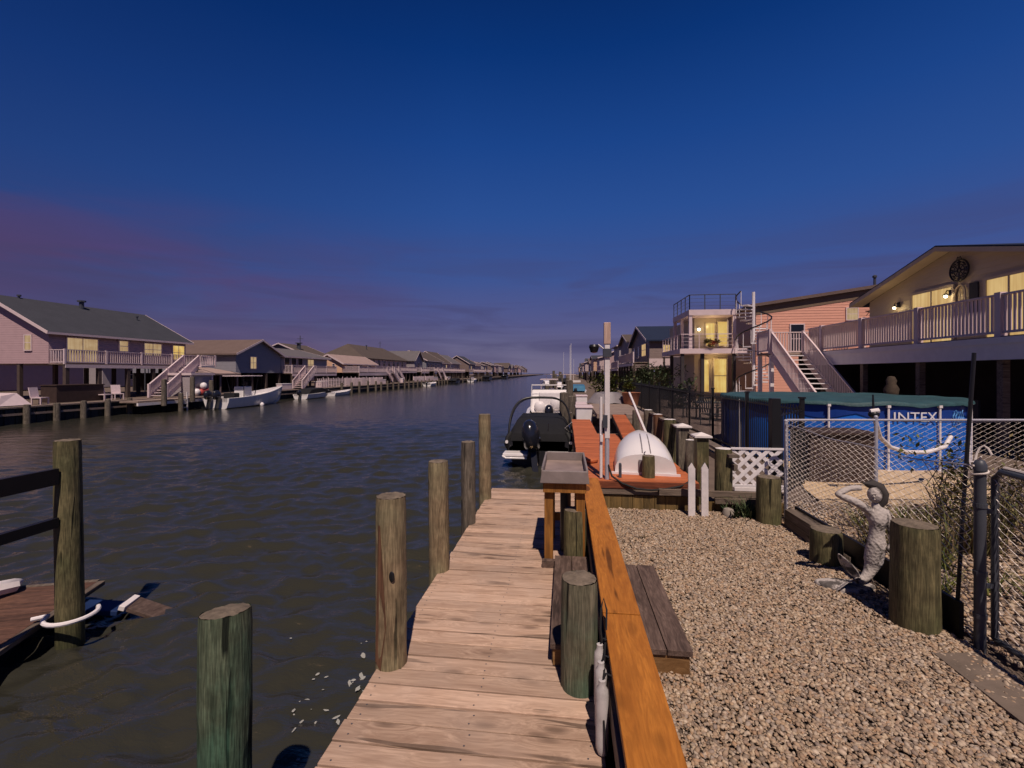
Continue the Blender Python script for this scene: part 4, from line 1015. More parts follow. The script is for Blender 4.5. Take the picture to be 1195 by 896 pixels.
# ------------------------------------------------------------------ house with roof deck and spiral stair
h3=thing('roof_deck_house','three level house with a railed roof deck and lit rooms','house',(9.6,32,0))
wb(MB().bx(8.1,11.1,30.9,35.4,5.75,6.12),'roof_deck',M['pinkwhite'],h3)
wb(MB().bx(7.5,11.75,30.8,36.4,3.22,3.55),'middle_deck',M['pinkwhite'],h3)
wb(MB().bx(8.9,11.1,32.6,40,.0,3.215).bx(8.9,11.1,32.6,40,3.555,5.745),'wall',M['beige'],h3)
for x,y,z0,z1 in ((8.22,31.05,3.552,5.748),(8.22,33.2,3.552,5.748),(8.22,35.2,3.552,5.748),(10.98,31.05,3.552,5.748)): wb(MB().bx(x-.1,x+.1,y-.1,y+.1,z0,z1),'post',M['pinkwhite'],h3)
for x,y in ((7.7,31.0),(7.7,34),(9.0,31.1),(10.95,31.0)): wb(MB().bx(x-.1,x+.1,y-.1,y+.1,-.1,3.218),'pile',M['darkpost_shade'],h3)
window(h3,(9.95,32.58,4.6),.55,1.55,'y-','lit',False,.08,'beige',1); window(h3,(10.75,32.58,4.65),.6,1.65,'y-','lit',False,.08,'beige',1)
window(h3,(9.6,32.58,1.75),.5,2.2,'y-','lit',False,.08,'beige',1); window(h3,(10.6,32.58,1.75),.8,2.3,'y-','lit',False,.09,'beige',1,2)
q=MB()
def wirerail(q,pts,h,n=4):
    for a,b in zip(pts,pts[1:]):
        a=Vector(a);b=Vector(b);u=Vector((0,0,1)); q.bar(a+u*h,b+u*h,.05,.05)
        for k in range(1,n): q.bar(a+u*h*k/n,b+u*h*k/n,.015,.015)
        L=(b-a).length; m_=max(1,int(L/.9))
        for i in range(m_+1): p=a+(b-a)*(i/m_); q.bx(p.x-.025,p.x+.025,p.y-.025,p.y+.025,p.z,p.z+h)
wirerail(q,[(8.15,35.3,6.12),(8.15,30.95,6.12),(11.05,30.95,6.12)],.98); wb(q,'roof_railing',M['gatepost'],h3)
q=MB(); wirerail(q,[(7.55,36.3,3.55),(7.55,30.85,3.55),(11.1,30.85,3.55)],.95); wb(q,'deck_railing',M['pinkwhite'],h3)
s=wb(MB().bx(9.1,9.2,32.45,32.6,4.9,5.1),'wall_lamp',M['black'],h3); MB().ball((9.15,32.38,4.95),.09).build('bulb',M['bulb'],s)
for e,p in ((13,(9.9,31.9,5.2)),(14,(10.1,31.9,2.7))):
    L=bpy.data.lights.new('porch_light','POINT'); L.energy=e; L.color=(1,.72,.34); L.shadow_soft_size=.1
    o=bpy.data.objects.new('porch_light',L); col.objects.link(o); o.location=p
ft_=thing('flower_basket','red flower basket hanging on the middle deck rail','flower basket',(9.55,30.72,3.75)); q=MB(); leaves(q,(0,0,-.1),.5,.15,.5,260,.08,41); q.build('foliage',M['dry'],ft_); q=MB(); leaves(q,(0,-.05,.0),.4,.12,.4,120,.07,42); q.build('flowers',M['red'],ft_)
sp=thing('spiral_stair','pale spiral staircase with a curling black handrail','spiral stair',(11.9,30.3,0))
MB().cyl((0,0,-.1),(0,0,7.1),.09,.09,10).build('column',M['white'],sp)
q=MB(); hr=[]; bl=MB()
for i in range(31):
    a=i*R(27)+2.0; z=.2*i+.15; a2=a+R(25)
    q.ext([(0,0),(1.0*math.cos(a),1.0*math.sin(a)),(1.0*math.cos(a2),1.0*math.sin(a2))],'z',z,z+.07)
    hr.append((1.02*math.cos(a),1.02*math.sin(a),z+.95)); bl.bx(1.0*math.cos(a)-.016,1.0*math.cos(a)+.016,1.0*math.sin(a)-.016,1.0*math.sin(a)+.016,z,z+.95)
q.build('tread',M['white'],sp); MB().tube(hr,.045,6).build('handrail',M['black'],sp,smooth=True); bl.build('baluster',M['white'],sp)
for i,(x,y,r_,h_) in enumerate(((6.2,25.5,.8,1.6),(5.2,29,.9,1.9),(7.0,34,1.0,2.2),(5.8,39,1.1,2.0),(7.5,44,1.2,2.4))):
    bush('dark_shrub',['dark shrub nearest the patio behind the picket fence','dark shrub below the corner of the middle deck','dark shrub beneath the far edge of the middle deck','dark shrub before the navy roofed house','farthest dark shrub beside the navy roofed house piles'][i],(x,y,0),r_,h_,900,.11,'blade',60+i*3,'shrub','dark shrubs behind the picket fence')
sd=thing('side_deck','raised side deck with white panels in front of the navy roofed house','deck',(11,43,0))
MB().bx(-3.6,5,-1.2,1.5,2.3,2.42).build('deck_floor',M['plankgrey'],sd)
q=MB()
for k in range(6): q.bx(-3.5+k*1.4,-2.3+k*1.4,-1.18,-1.14,2.5,3.25)
each(q,'rail_panel',M['pinkwhite'],sd)
q=MB()
for k in range(7): q.bx(-3.62+k*1.4,-3.53+k*1.4,-1.2,-1.1,-.1,3.4)
each(q,'post',M['darkpost_shade'],sd)
for i,(x,y,z,s) in enumerate(((8.2,40.5,0,.5),(9.6,41.0,0,.7),(12.2,41.2,0,.6),(7.2,29.6,0,.45))):
    tag(MB().bx(-s,s,-s*.6,s*.6,0,s*1.3).bx(-s*1.05,s*1.05,-s*.65,s*.65,s*1.303,s*1.45).build('yard_chest',M['pinkwhite'],None,(x,y,z)),['pale yard chest under the left of the side deck','larger pale chest under the middle of the side deck','pale chest under the right of the side deck','small pale chest by the dark shrubs under the middle deck'][i],'chest')
# patio furniture behind the black fence
def patio_chair(label,x,y,rz):
    t=thing('patio_chair',label,'chair',(x,y,.03),rz,'dark patio chairs behind the picket fence')
    q=MB(); 
    for k in range(6): q.bx(-.28,.28,-.25+k*.085,-.18+k*.085,.40,.425)
    q.build('seat',M['gatepost'],t); q=MB()
    for k in range(6): q.bar((-.25+k*.1,.27,.45),(-.25+k*.1,.36,.98),.04,.015)
    q.bar((-.28,.365,.99),(.28,.365,.99),.03,.05); q.build('backrest',M['gatepost'],t)
    for sx in (-.27,.27):
        for sy in (-.24,.26): MB().bx(sx-.018,sx+.018,sy-.018,sy+.018,0,.4).build('leg',M['gatepost'],t)
        MB().bx(sx-.03,sx+.03,-.27,.3,.62,.65).bx(sx-.015,sx+.015,-.26,-.22,.42,.62).build('armrest',M['gatepost'],t)
for i,(x,y,r_) in enumerate(((5.3,17.2,.4),(6.3,18.6,-1.0),(5.4,20.2,2.6),(6.9,20.6,1.2))):
    patio_chair(['dark patio chair nearest the black fence posts','dark patio chair beside the pool end of the patio','dark patio chair with its back to the fence','dark patio chair farthest back under the middle deck'][i],x,y,r_)
tt=thing('patio_table','dark round patio table among the chairs','table',(5.95,19.3,.03)); MB().lathe([(.6,.7),(.62,.72),(.6,.74)],(0,0,0),20).build('table_top',M['gatepost'],tt); MB().cyl((0,0,0),(0,0,.7),.05,.05,8).lathe([(.3,0),(.28,.04)],(0,0,0),12).build('pedestal',M['gatepost'],tt)
# ------------------------------------------------------------------ generic houses on the banks
# local frame: front wall at x=0 facing +x (the canal), body to -depth, along y from 0 to L
def house(label,loc,rz,L,dep,zf,ze,zr,ridge,wall,roof,wins=(),deck=1.3,rail=True,stairs=None,under=True,trim='pinkwhite',fasc=.35,chim=(),name='waterfront_house',deckz=None,pz=0,hip=0,piles=True):
    t=thing(name,label,'house',loc,rz,'houses along the canal banks')
    xm=-dep/2
    if hip:
        MB().bx(-dep,0,0,L,zf,ze).build('wall',M[wall],t); oh=.45; sl=(zr-ze)/(dep/2); zo=ze-oh*sl
        MB().add([(-dep-oh,-oh,zo),(oh,-oh,zo),(oh,L+oh,zo),(-dep-oh,L+oh,zo),(xm,hip,zr),(xm,L-hip,zr),(-dep-oh,-oh,zo-.12),(oh,-oh,zo-.12),(oh,L+oh,zo-.12),(-dep-oh,L+oh,zo-.12)],[(0,1,4),(1,2,5,4),(2,3,5),(3,0,4,5),(6,7,1,0),(7,8,2,1),(8,9,3,2),(9,6,0,3),(9,8,7,6)]).build('roof',M[roof],t)
    elif ridge=='y':
        MB().ext([(-dep,zf),(0,zf),(0,ze),(xm,zr),(-dep,ze)],'y',0,L).build('wall',M[wall],t)
        sl=(zr-ze)/(dep/2); oh=.45
        MB().ext([(-dep-oh,ze-oh*sl+.02),(xm,zr+.02),(oh,ze-oh*sl+.02),(oh,ze-oh*sl+.17),(xm,zr+.18),(-dep-oh,ze-oh*sl+.17)],'y',-.4,L+.4).build('roof',M[roof],t)
        q=MB()
        q.bar((oh+.02,-.41,ze-oh*sl+.08),(oh+.02,L+.41,ze-oh*sl+.08),.03,.16)
        for y in (-.415,L+.415): q.bar((oh,y,ze-oh*sl+.09),(xm,y,zr+.09),.03,.2); q.bar((-dep-oh,y,ze-oh*sl+.09),(xm,y,zr+.09),.03,.2)
        q.build('rake_board',M[trim],t)
    else:
        ym=L/2
        MB().ext([(0,zf),(L,zf),(L,ze),(ym,zr),(0,ze)],'x',-dep,0).build('wall',M[wall],t)
        sl=(zr-ze)/(L/2); oh=.4
        MB().ext([(-oh,ze-oh*sl+.02),(ym,zr+.02),(L+oh,ze-oh*sl+.02),(L+oh,ze-oh*sl+.17),(ym,zr+.18),(-oh,ze-oh*sl+.17)],'x',-dep-.4,.4).build('roof',M[roof],t)
        q=MB()
        for y in (-oh,L+oh): q.bar((.415,y,ze-oh*sl+.09),(.415,ym,zr+.09),.03,.2)
        q.build('rake_board',M[trim],t)
    for c in chim: MB().cyl((c[0],c[1],c[2]-.6),(c[0],c[1],c[2]+c[3]),c[4],c[4],8).lathe([(c[4]*1.8,c[3]),(c[4]*1.8,c[3]+.12)],(c[0],c[1],c[2]),8).build('chimney',M['gatepost'],t)
    for w in wins:
        window(t,w[0],w[1],w[2],w[3],w[4],True,.07,w[6] if len(w)>6 else trim,w[5] if len(w)>5 else 1,2)
    dz=zf if deckz is None else deckz
    if deck:
        MB().bx(.005,deck,0,L,dz-.06,dz).build('deck_floor',M['plankgrey'],t)
        MB().bx(deck-.05,deck,.0,L,dz-fasc,dz-.065).build('deck_beam',M[trim],t)
        if rail:
            q=MB(); railing(q,(deck-.08,0,dz),(deck-.08,L,dz),.95,.17,.05,.09,[0,.25,.5,.75,1],.12)
            railing(q,(.1,.02,dz),(deck-.08,.02,dz),.95,.17,.05,.09); q.build('deck_railing',M[trim],t)
        
    if piles and zf>1:
        for i in range(max(3,int(L/2.2)+1)):
            y=.15+(L-.3)*i/max(2,int(L/2.2)); xx=deck-.15 if deck else -.12
            each(MB().bx(xx-.12,xx+.12,y-.12,y+.12,pz-.1,dz-.07).bx(-2.6,-2.38,y-.11,y+.11,pz-.1,zf-.01),'pile',M['pilepost'],t)
    if under:
        each(MB().bx(-dep,-dep+.1,0,L,pz,zf-.005).bx(-dep*.62,-dep*.6,L*.25,L,pz,zf-.005),'undercroft_shade',M['darkpost_shade'],t)  # open piles here: dark sheets stand in for the shade behind them
    if stairs:
        ys,dirn,w=stairs; q=MB(); p0=Vector((deck-.1+w/2+.1,ys,dz)); p1=Vector((deck-.1+w/2+.1,ys+dirn*dz*1.35,pz+.1)); n=int(dz/.2)
        for i in range(n):
            c=p0+(p1-p0)*((i+.5)/n); q.bx(c.x-w/2,c.x+w/2,c.y-.14,c.y+.14,c.z-.02,c.z+.02)
        for s in (-1,1): q.bar(p0+Vector((s*w/2,0,-.12)),p1+Vector((s*w/2,0,-.12)),.05,.28)
        q.build('stair',M[trim],t); q=MB()
        for s in (-1,1): railing(q,p0+Vector((s*w/2,0,0)),p1+Vector((s*w/2,0,0)),.95,.2,.05,.1,[0,.5,1],.12)
        q.build('stair_railing',M[trim],t)
    return t
LX=-35.5
for i_,(yy,ll,wm,rm) in enumerate(((52,14,'sidgrey','roofgrey'),(88,20,'sidwhite','roofbrown'),(-6,16,'sidtan','roofbrown'))):
    house(['grey back street house seen between the left bank houses','white back street house far behind the left row','tan back street house at the far left edge'][i_],(-60,yy,0),0,ll,9,.1,3.0,4.4,'y',wm,rm,[((0,4,1.7),1.2,1.2,'x+',None)],0,False,None,False,piles=False)
M['pilepost']=plain('dark_pile_timber',(.085,.06,.05),.8,.3,5)
house('pale pink back street house glimpsed between the piles of the first left house',(-58,18,0),0,30,9,.1,3.2,4.6,'y','sidpink','roofgrey',[((0,8,1.7),1.2,1.2,'x+',None),((0,20,1.7),1.2,1.2,'x+',None)],0,False,None,False,piles=False)
g=random.Random(9)
house('nearest pink-grey house on the left bank with lit windows and a long white deck rail',(LX,27.1,0),0,11.3,9.4,2.6,4.85,7.35,'y','sidpink','rooftop',
  [((-1.6,0,4.05),.5,1.0,'y-','litpale'),((0,2.2,3.62),2.1,1.7,'x+','litpale',2),((0,5.3,4.1),.7,.8,'x+','litpale'),((0,7.9,3.95),1.6,1.0,'x+','litpale',2),((0,10.5,3.8),1.2,1.25,'x+','lit',2)],1.35,True,None,False,'pinkwhite',.3,[(-4.2,5.6,6.9,.9,.16),(-4.6,1.6,7.25,.35,.07),(-3.2,9.5,6.5,.5,.06)])
t=house('blue-grey house with its lit gable end turned to the canal, second on the left bank',(-34,43,0),0,7.4,12,1.95,3.95,5.5,'x','sidblue','rooftan',[((0,2.6,3.05),.9,1.25,'x+','litpale',2)],0,False,None,True,'pinkwhite',.3,[(-9,3.3,5.3,.5,.06)])
MB().ext([(.6,1.75),(.6,1.9),(-3,2.5),(-3,2.35)],'y',-5.2,-.05).build('porch_roof',M['roofpink'],t)
for y in (-5,-2.6,-.3): MB().bx(.3,.45,y-.07,y+.07,-.05,1.8).build('porch_post',M['sidbrown'],t)
t=house('low grey house with a dark glazed porch beside the blue-grey gable',(-34.2,50.8,0),0,10.5,9,1.9,3.95,5.1,'y','sidgrey','roofgrey',[((0,1.1,2.95),1.0,1.7,'x+',None),((0,2.5,2.95),1.0,1.7,'x+',None),((0,3.9,2.95),1.0,1.7,'x+',None),((0,6.3,3.05),1.4,1.3,'x+','litpale',2)],1.5,True,(2.6,-1,1.2),True)
house('dark navy roofed house set back behind the tan gable',(-50,66,0),0,9,10,2,5.0,6.9,'y','sidblue','roofnavy',[((0,3,3.6),1,1.2,'x+',None)],0,False,None,False,piles=False)
house('dark roofed house beside the navy one, set back from the water',(-47,76,0),0,8,9,2,5.4,7.2,'y','sidbrown','roofbrown',[((0,3,3.6),1,1.2,'x+',None)],0,False,None,False,chim=[(-2,2,6.6,.8,.35)],piles=False)
house('small tan gabled house behind a wide covered deck',(-35,67.3,0),0,12.5,4.6,2.0,3.5,4.75,'y','sidtan','roofpink',[((-1.4,0,3.1),.35,.5,'y-',None),((-3.0,0,3.1),.35,.5,'y-',None),((0,2.5,2.95),2,.8,'x+',None,3),((0,6,2.95),2.2,.8,'x+',None,3),((0,9.6,2.95),1.8,.8,'x+',None,2)],2.9,True,(11,1,1.4),True,'pinkwhite',.5)
house('long house with a big plain brown roof and a row of small windows',(-37.5,80,0),0,23,9,2.3,5.0,7.6,'y','sidwhite','roofbrown',[((0,2+i*2.6,3.9),1.1,1.1,'x+',None,2) for i in range(8)],2.6,True,(8,1,1.3),True,chim=[(-3,8,6.8,.7,.1)],hip=3.0)
house('small grey roofed house squeezed beside the big brown roof',(-36,104.5,0),0,6,8,2.2,5.0,7.2,'x','sidgrey','roofgrey',[((0,3,3.8),1,1.3,'x+',None)],1.8,True,None,True)
house('blue gabled house with a brown roof in the middle of the left row',(-35.5,112,0),0,15,9,2.4,5.2,7.6,'y','sidblue','roofbrown',[((0,2+i*2.7,3.8),1.2,1.2,'x+',None,2) for i in range(5)],2.2,True,(3,1,1.3),True)
walls=['sidwhite','sidpink','sidtan','sidgrey','sidblue','sidbrown']; roofs=['roofbrown','roofgrey','rooftop','rooftan']
y=130; k=0
names=['white walled','pink walled','tan walled','grey walled','blue walled','brown walled']; rn=['brown','grey','blue-grey','tan']
ordn=['first','second','third','fourth','fifth','sixth','seventh','eighth','ninth','tenth','eleventh','twelfth','thirteenth','fourteenth','fifteenth']
while y<430 and k<15:
    L=g.uniform(9,15); a=(k*2+1)%6; b=k%4
    house(f'{names[a]} house with a {rn[b]} roof, {ordn[k]}  in the far left row',(-36+g.uniform(-2,1),y,0),0,L,9,2.4,5.2+g.uniform(-.3,.6),7.4+g.uniform(-.5,1.1),'y' if g.random()<.65 else 'x',walls[a],roofs[b],[((0,1.5+i*2.6,3.8),1.2,1.2,'x+','litpale' if g.random()<.12 else None) for i in range(int(L/2.6)-1)],2.0,k<5,None,True,piles=k<6)
    y+=L+g.uniform(2,6)+k*.8; k+=1
# right bank beyond the roof deck house (front faces -x: turned by 180 degrees, so local y runs back towards us)
PI=math.pi
t=house('navy roofed house with a glowing window just past the roof deck house',(8.1,57,0),PI,12,9,3.0,5.1,6.9,'x','sidbrown','roofnavy',[((0,9.0,4.3),2.4,1.2,'x+','litwarm',3),((0,5.5,4.2),1.2,1.2,'x+',None),((0,2.5,4.2),1.2,1.2,'x+',None),((-2.6,12,4.1),2.6,1.1,'y+','litwarm',4),((-6.5,12,4.1),1.6,1.1,'y+',None,2)],1.6,True,None,True)
house('tall brown shingled house rising behind the navy roof',(8.6,72,0),PI,9,8,2.6,6.2,7.4,'x','sidbrown','roofbrown',[((-3,9,4.6),.9,1.4,'y+',None)],1.5,True,None,True)
house('tall slate coloured house in the row beyond the lamp pole',(8.8,84,0),PI,8,8,2.6,6.4,7.0,'y','sidgrey','rooftop',[((-3,8,4.6),.9,1.4,'y+',None)],1.5,True,None,True)
house('pink gabled house next to the lamp pole on the right bank',(8.2,98,0),PI,10,8,2.4,5.6,7.2,'y','sidpink','roofgrey',[((-3.2,10,4.4),.7,1.3,'y+',None)],1.5,True,None,True)
y=102; k=0
while y<330 and k<11:
    L=g.uniform(8,13); a=(k*2)%6; b=(k+1)%4
    house(f'{names[a]} house with a {rn[b]} roof, {ordn[k]} in the far right row',(7.5+g.uniform(-1.2,1),y+L,0),PI,L,9,2.4,5.2+g.uniform(-.6,.4),7.0+g.uniform(-.8,.8),'y' if g.random()<.5 else 'x',walls[a],roofs[b],[((-2.5,L,4.0),.9,1.2,'y+',None),((0,3,4),1.2,1.2,'x+',None)],1.8,False,None,True,piles=k<5)
    y+=L+g.uniform(3,8); k+=1

# ------------------------------------------------------------------ left bulkhead, docks and pilings
lb=thing('bulkhead','dark sheet piled bulkhead along the left bank with a pale cap','bulkhead',(-30.3,0,0))
q=MB(); 
for k in range(150): q.bx(-.0,.04,-5+k*.5,-5+k*.5+.46,-1.9,-.02)
q.bx(.0,.05,70.5,460,-1.9,-.02); q.build('sheet_board',M['bulkwall'],lb)
MB().bx(-.3,.12,-5,460,-.015,.07).bx(.045,.11,-5,460,-.42,-.3).build('cap_board',M['plankgrey'],lb)
pr=MB(); rows=8
def far_pile(x,y,h,r=.16,first=[None],lb_='pale weathered piling in the long row against the left bulkhead',gname='pilings along the left bulkhead'):
    if first[0] is None:
        first[0]=MB().lathe([(.17,-1.9),(.165,-.3),(.155,-.02),(.12,.0),(.0,.012)],(0,0,0),10).build('piling',M['pilgrey'],None,smooth=True); o=first[0]
    else:
        o=first[0].copy(); col.objects.link(o)
    o.location=(x,y,h); tag(o,lb_,'piling',gname); return o
for i in range(6): far_pile(-30.08,20.4+i*1.5,.2+g.uniform(-.05,.08))
for i in range(24): far_pile(-30.05,58+i*2.6+g.uniform(-.3,.3),.4+g.uniform(-.1,.3))
for i in range(10): far_pile(-30.05,124+i*6,.7+g.uniform(-.2,.3))
for (x,y,h,lb_) in ((-28.5,29.0,1.5,'tall piling at the near end of the pale dock on the left bank'),(-28.45,31.4,1.65,'tall piling beside the small ladder on the left bank'),(-28.4,30.3,.45,'short thin piling of the dock ladder on the left bank'),(-28.5,33.3,1.35,'tall piling by the white framed shed on the left bank')):
    far_pile(x,y,h,lb_=lb_)
for i in range(7): far_pile(.15,24+i*3.4+g.uniform(-.4,.4),.9+g.uniform(-.2,.9),lb_='dark piling in the row of boat slips on the right bank',gname='pilings of the right bank slips')
for i in range(9): far_pile(-.6-1.2*g.random(),34+i*8,1.2+g.uniform(-.3,1.2),lb_='tall piling standing off the right bank among the boats',gname='pilings off the right bank')
ld=thing('plank_dock','pale plank dock on the left bank below the long white stair','dock',(-30,27.2,0))
MB().bx(-.1,1.3,0,6.3,-.10,.02).build('deck_board',M['plankgrey'],ld); MB().bx(1.2,1.33,0,6.3,-.3,-.105).build('fascia',M['whitewood'],ld)
q=MB()
for y in (3.3,3.9): q.bx(1.35,1.42,y-.04,y+.04,-1.2,.5)
for k in range(4): q.bx(1.35,1.41,3.34,3.86,-1.0+k*.3,-.93+k*.3)
tag(q.build('dock_ladder',M['whitewood'],None),'small ladder on the face of the left bank dock','ladder').location=(-30,27.2,0)
# long stair from the first house down to its dock
h_first=[o for o in bpy.data.objects if o.name=='waterfront_house'][0]
stf=thing('long_stair','long white stair coming down from the first left deck to the dock','stair',(-33.2,35.9,0))
q=MB(); p0=Vector((0,.6,2.55));p1=Vector((1.9,-4.6,.1))
d_=(p1-p0); sdv=Vector((-d_.y,d_.x,0)).normalized()
for i in range(13): c=p0+d_*((i+.5)/13); q.bar(c-sdv*.55,c+sdv*.55,.28,.04)
for s in (-1,1): q.bar(p0+sdv*s*.58-Vector((0,0,.1)),p1+sdv*s*.58-Vector((0,0,.1)),.05,.26)
q.build('tread',M['pinkwhite'],stf)
q=MB()
for s in (-1,1): railing(q,p0+sdv*s*.6,p1+sdv*s*.6,.95,.2,.05,.11,[0,.5,1],.14)
q.bx(-.6,1.0,.6,2.2,2.45,2.55); railing(q,(-.6,2.2,2.55),(1,2.2,2.55),.95,.2,.05,.1,[1]); railing(q,(1,.6,2.55),(1,2.2,2.55),.95,.2,.05,.1)
q.build('stair_railing',M['pinkwhite'],stf)
sh=thing('white_framed_shed','small white framed shed with a grey panel and buoys in front','shed',(-31.6,33.7,0))
MB().bx(-1.2,.9,0,2.3,-.02,1.75).build('wall',M['sidgrey'],sh); MB().bx(-1.3,1.05,-.1,2.4,1.755,1.95).bx(.903,.96,-.05,.12,0,1.75).bx(.903,.96,2.15,2.32,0,1.75).build('frame',M['pinkwhite'],sh)
for i,(y,z,m_) in enumerate(((34.0,.35,'pvc'),(34.4,.3,'red'),(34.9,.45,'red'),(35.4,.35,'red'),(34.7,.85,'pvc'))):
    tag(MB().ball((0,0,0),.27,(1,1,1.1),12,8).build('buoy',M[m_],None,(-30.4,y,z),smooth=True),['white buoy lowest in front of the framed shed','red buoy nearest the white one by the shed','red buoy in the middle of the pile by the shed','red buoy at the far side of the shed front','white buoy hung above the red ones on the shed'][i],'buoy')
# yard things on the left bank
def yard_chair(label,x,y,rz):
    t=thing('garden_chair',label,'chair',(x,y,.0),rz,'pale garden chairs on the left bank')
    MB().bx(-.28,.28,-.28,.28,.38,.44).build('seat',M['pinkwhite'],t); MB().bar((-.3,0,.4),(-.42,0,1.05),.56,.05,up=(1,0,0)).build('backrest',M['pinkwhite'],t)
    for a in (-.25,.25):
        for b in (-.25,.25): MB().bx(a-.03,a+.03,b-.03,b+.03,0,.38).build('leg',M['pinkwhite'],t)
for i,(x,y) in enumerate(((-32.6,28.4),(-32.9,29.6),(-32.3,24.2))):
    yard_chair(['pale garden chair below the long deck, nearer one','pale garden chair below the long deck, beside the long stair','pale garden chair alone near the front corner pile'][i],x,y,g.uniform(-.5,.5))
tag(MB().add([(-1.2,-.8,.05),(1.2,-.8,.05),(1.2,.8,.05),(-1.2,.8,.05),(-.8,-.4,.8),(.9,-.5,.62),(.7,.4,.75),(-.7,.5,.66)],[(0,1,5,4),(1,2,6,5),(2,3,7,6),(3,0,4,7),(4,5,6,7)]).build('covered_table',M['pinkwhite'],None,(-33,22.6,.0)),'pale tarp thrown over a table at the far left','covered table')
tag(MB().bx(-.6,.6,-1.5,1.5,0,1.1).bx(-.65,.65,-1.55,1.55,1.103,1.16).build('dark_cabinet',M['brownbox'],None,(-33.4,27.0,.0)),'dark low cabinet between the piles of the first house','cabinet')
for i,(y,n_) in enumerate(((61,6),(69,5),(90,7),(98,6))):
    q=MB(); railing(q,(0,0,0),(0,n_,0),1.1,.35,.22,.06,[0,.5,1],.16)
    tag(q.build('slatted_screen',M['pinkwhite'],None,(-31.2,y,.07)),['pale slatted screen near the moored skiff','pale slatted screen under the wide covered deck','pale slatted screen before the long brown roofed house','last pale slatted screen before the far boats'][i],'screen')

for i,(x,y,s) in enumerate(((-31.6,47.5,1),(-31.4,55,1.2),(-31.8,64,.9),(-31.5,74,1.1),(-31.6,84,1.2),(-31.5,94,1),(-31.6,106,1.3),(-31.4,118,1.2))):
    t=thing('deck_box',['pale deck box opposite the fishing boat bow','pale deck box behind the low white skiff','pale deck box near the slatted screens','pale deck box under the tan gabled house','pale deck box at the start of the long brown roof','pale deck box by the small white skiff','pale deck box before the small grey roofed house','pale deck box before the blue gabled house'][i],'deck box',(x,y,.07),g.uniform(-.3,.3),'pale deck boxes on the left bank')
    MB().bx(-.35*s,.35*s,-.8*s,.8*s,0,.6*s).build('body',M['pinkwhite'],t,bev=.02); MB().bx(-.38*s,.38*s,-.83*s,.83*s,.6*s+.003,.68*s).build('lid',M['white'],t)
q=MB()
for k in range(46): q.bx(-.03,.03,k*.42-.05,k*.42+.05,0,1.15+.25*g.random()*(k%3==0))
q.bx(-.06,-.032,0,19,.35,.43).bx(-.06,-.032,0,19,.85,.93)
tag(q.build('open_picket_fence',M['pinkwhite'],None,(-30.75,53,.07)),'long open fence of pale pickets along the left bulkhead behind the skiffs','fence')
for i,(x,y,h) in enumerate(((-44,42.5,5.2),(-40,64,6.6),(-47,110,9))):
    tag(MB().cyl((0,0,0),(0,0,h+1),.07,.05,6).bx(-.5,.5,-.03,.03,h+.5,h+.56).build('antenna_pole',M['gatepost'],None,(x,y,0)),['thin antenna pole rising behind the blue-grey gable','thin antenna pole by the glazed porch house','thin antenna pole above the blue gabled house'][i],'antenna')
# ------------------------------------------------------------------ boats
def hull_mesh(L,B,Hs,draft=.25,flare=.8,sheer=.35,tr=.9,nst=12,bowp=2.1):
    q=MB(); vs=[]; 
    def sec(u):
        b=B/2*(tr+(1-tr)*min(1,u*3))*(1-max(0,(u-.4)/.6)**bowp) ; b=max(b,.015)
        zs=Hs+sheer*u*u; zk=-draft*(1-max(0,(u-.6)/.4)**2)+max(0,(u-.75)/.25)**2*(Hs*.3)
        return b,zs,zk
    for i in range(nst):
        u=i/(nst-1); b,zs,zk=sec(u); y=L*u+ (0 if u<1 else 0)
        zc=zk+(zs-zk)*.35
        ov=.06*L*max(0,(u-.55)/.45)**2
        vs+=[(0,y,zk),(b*flare,y,zc),(b*.96,y+ov*.6,zc+(zs-zc)*.6),(b,y+ov,zs),(b*.86,y+ov*.9,zs+.015),(b*.84,y+ov*.8,zs-.35*Hs)]
    nr=6; mir=[(-x,y,z) for x,y,z in vs]; o=len(vs); allv=vs+mir; fs=[]
    for i in range(nst-1):
        for k in range(nr-1):
            a=i*nr+k; fs.append((a,a+nr,a+nr+1,a+1)); fs.append((o+a,o+a+1,o+a+nr+1,o+a+nr))
        a=i*nr+5; fs.append((a,a+nr,o+a+nr,o+a))
    fs.append((0,1,2,3,o+3,o+2,o+1)); fs.append((3,4,5,o+5,o+4,o+3))
    e=(nst-1)*nr; fs.append((e+1,e,o+e+1,o+e+2,o+e+3,e+3,e+2)); fs.append((e+3,o+e+3,o+e+4,o+e+5,e+5,e+4))
    return q.add(allv,fs)
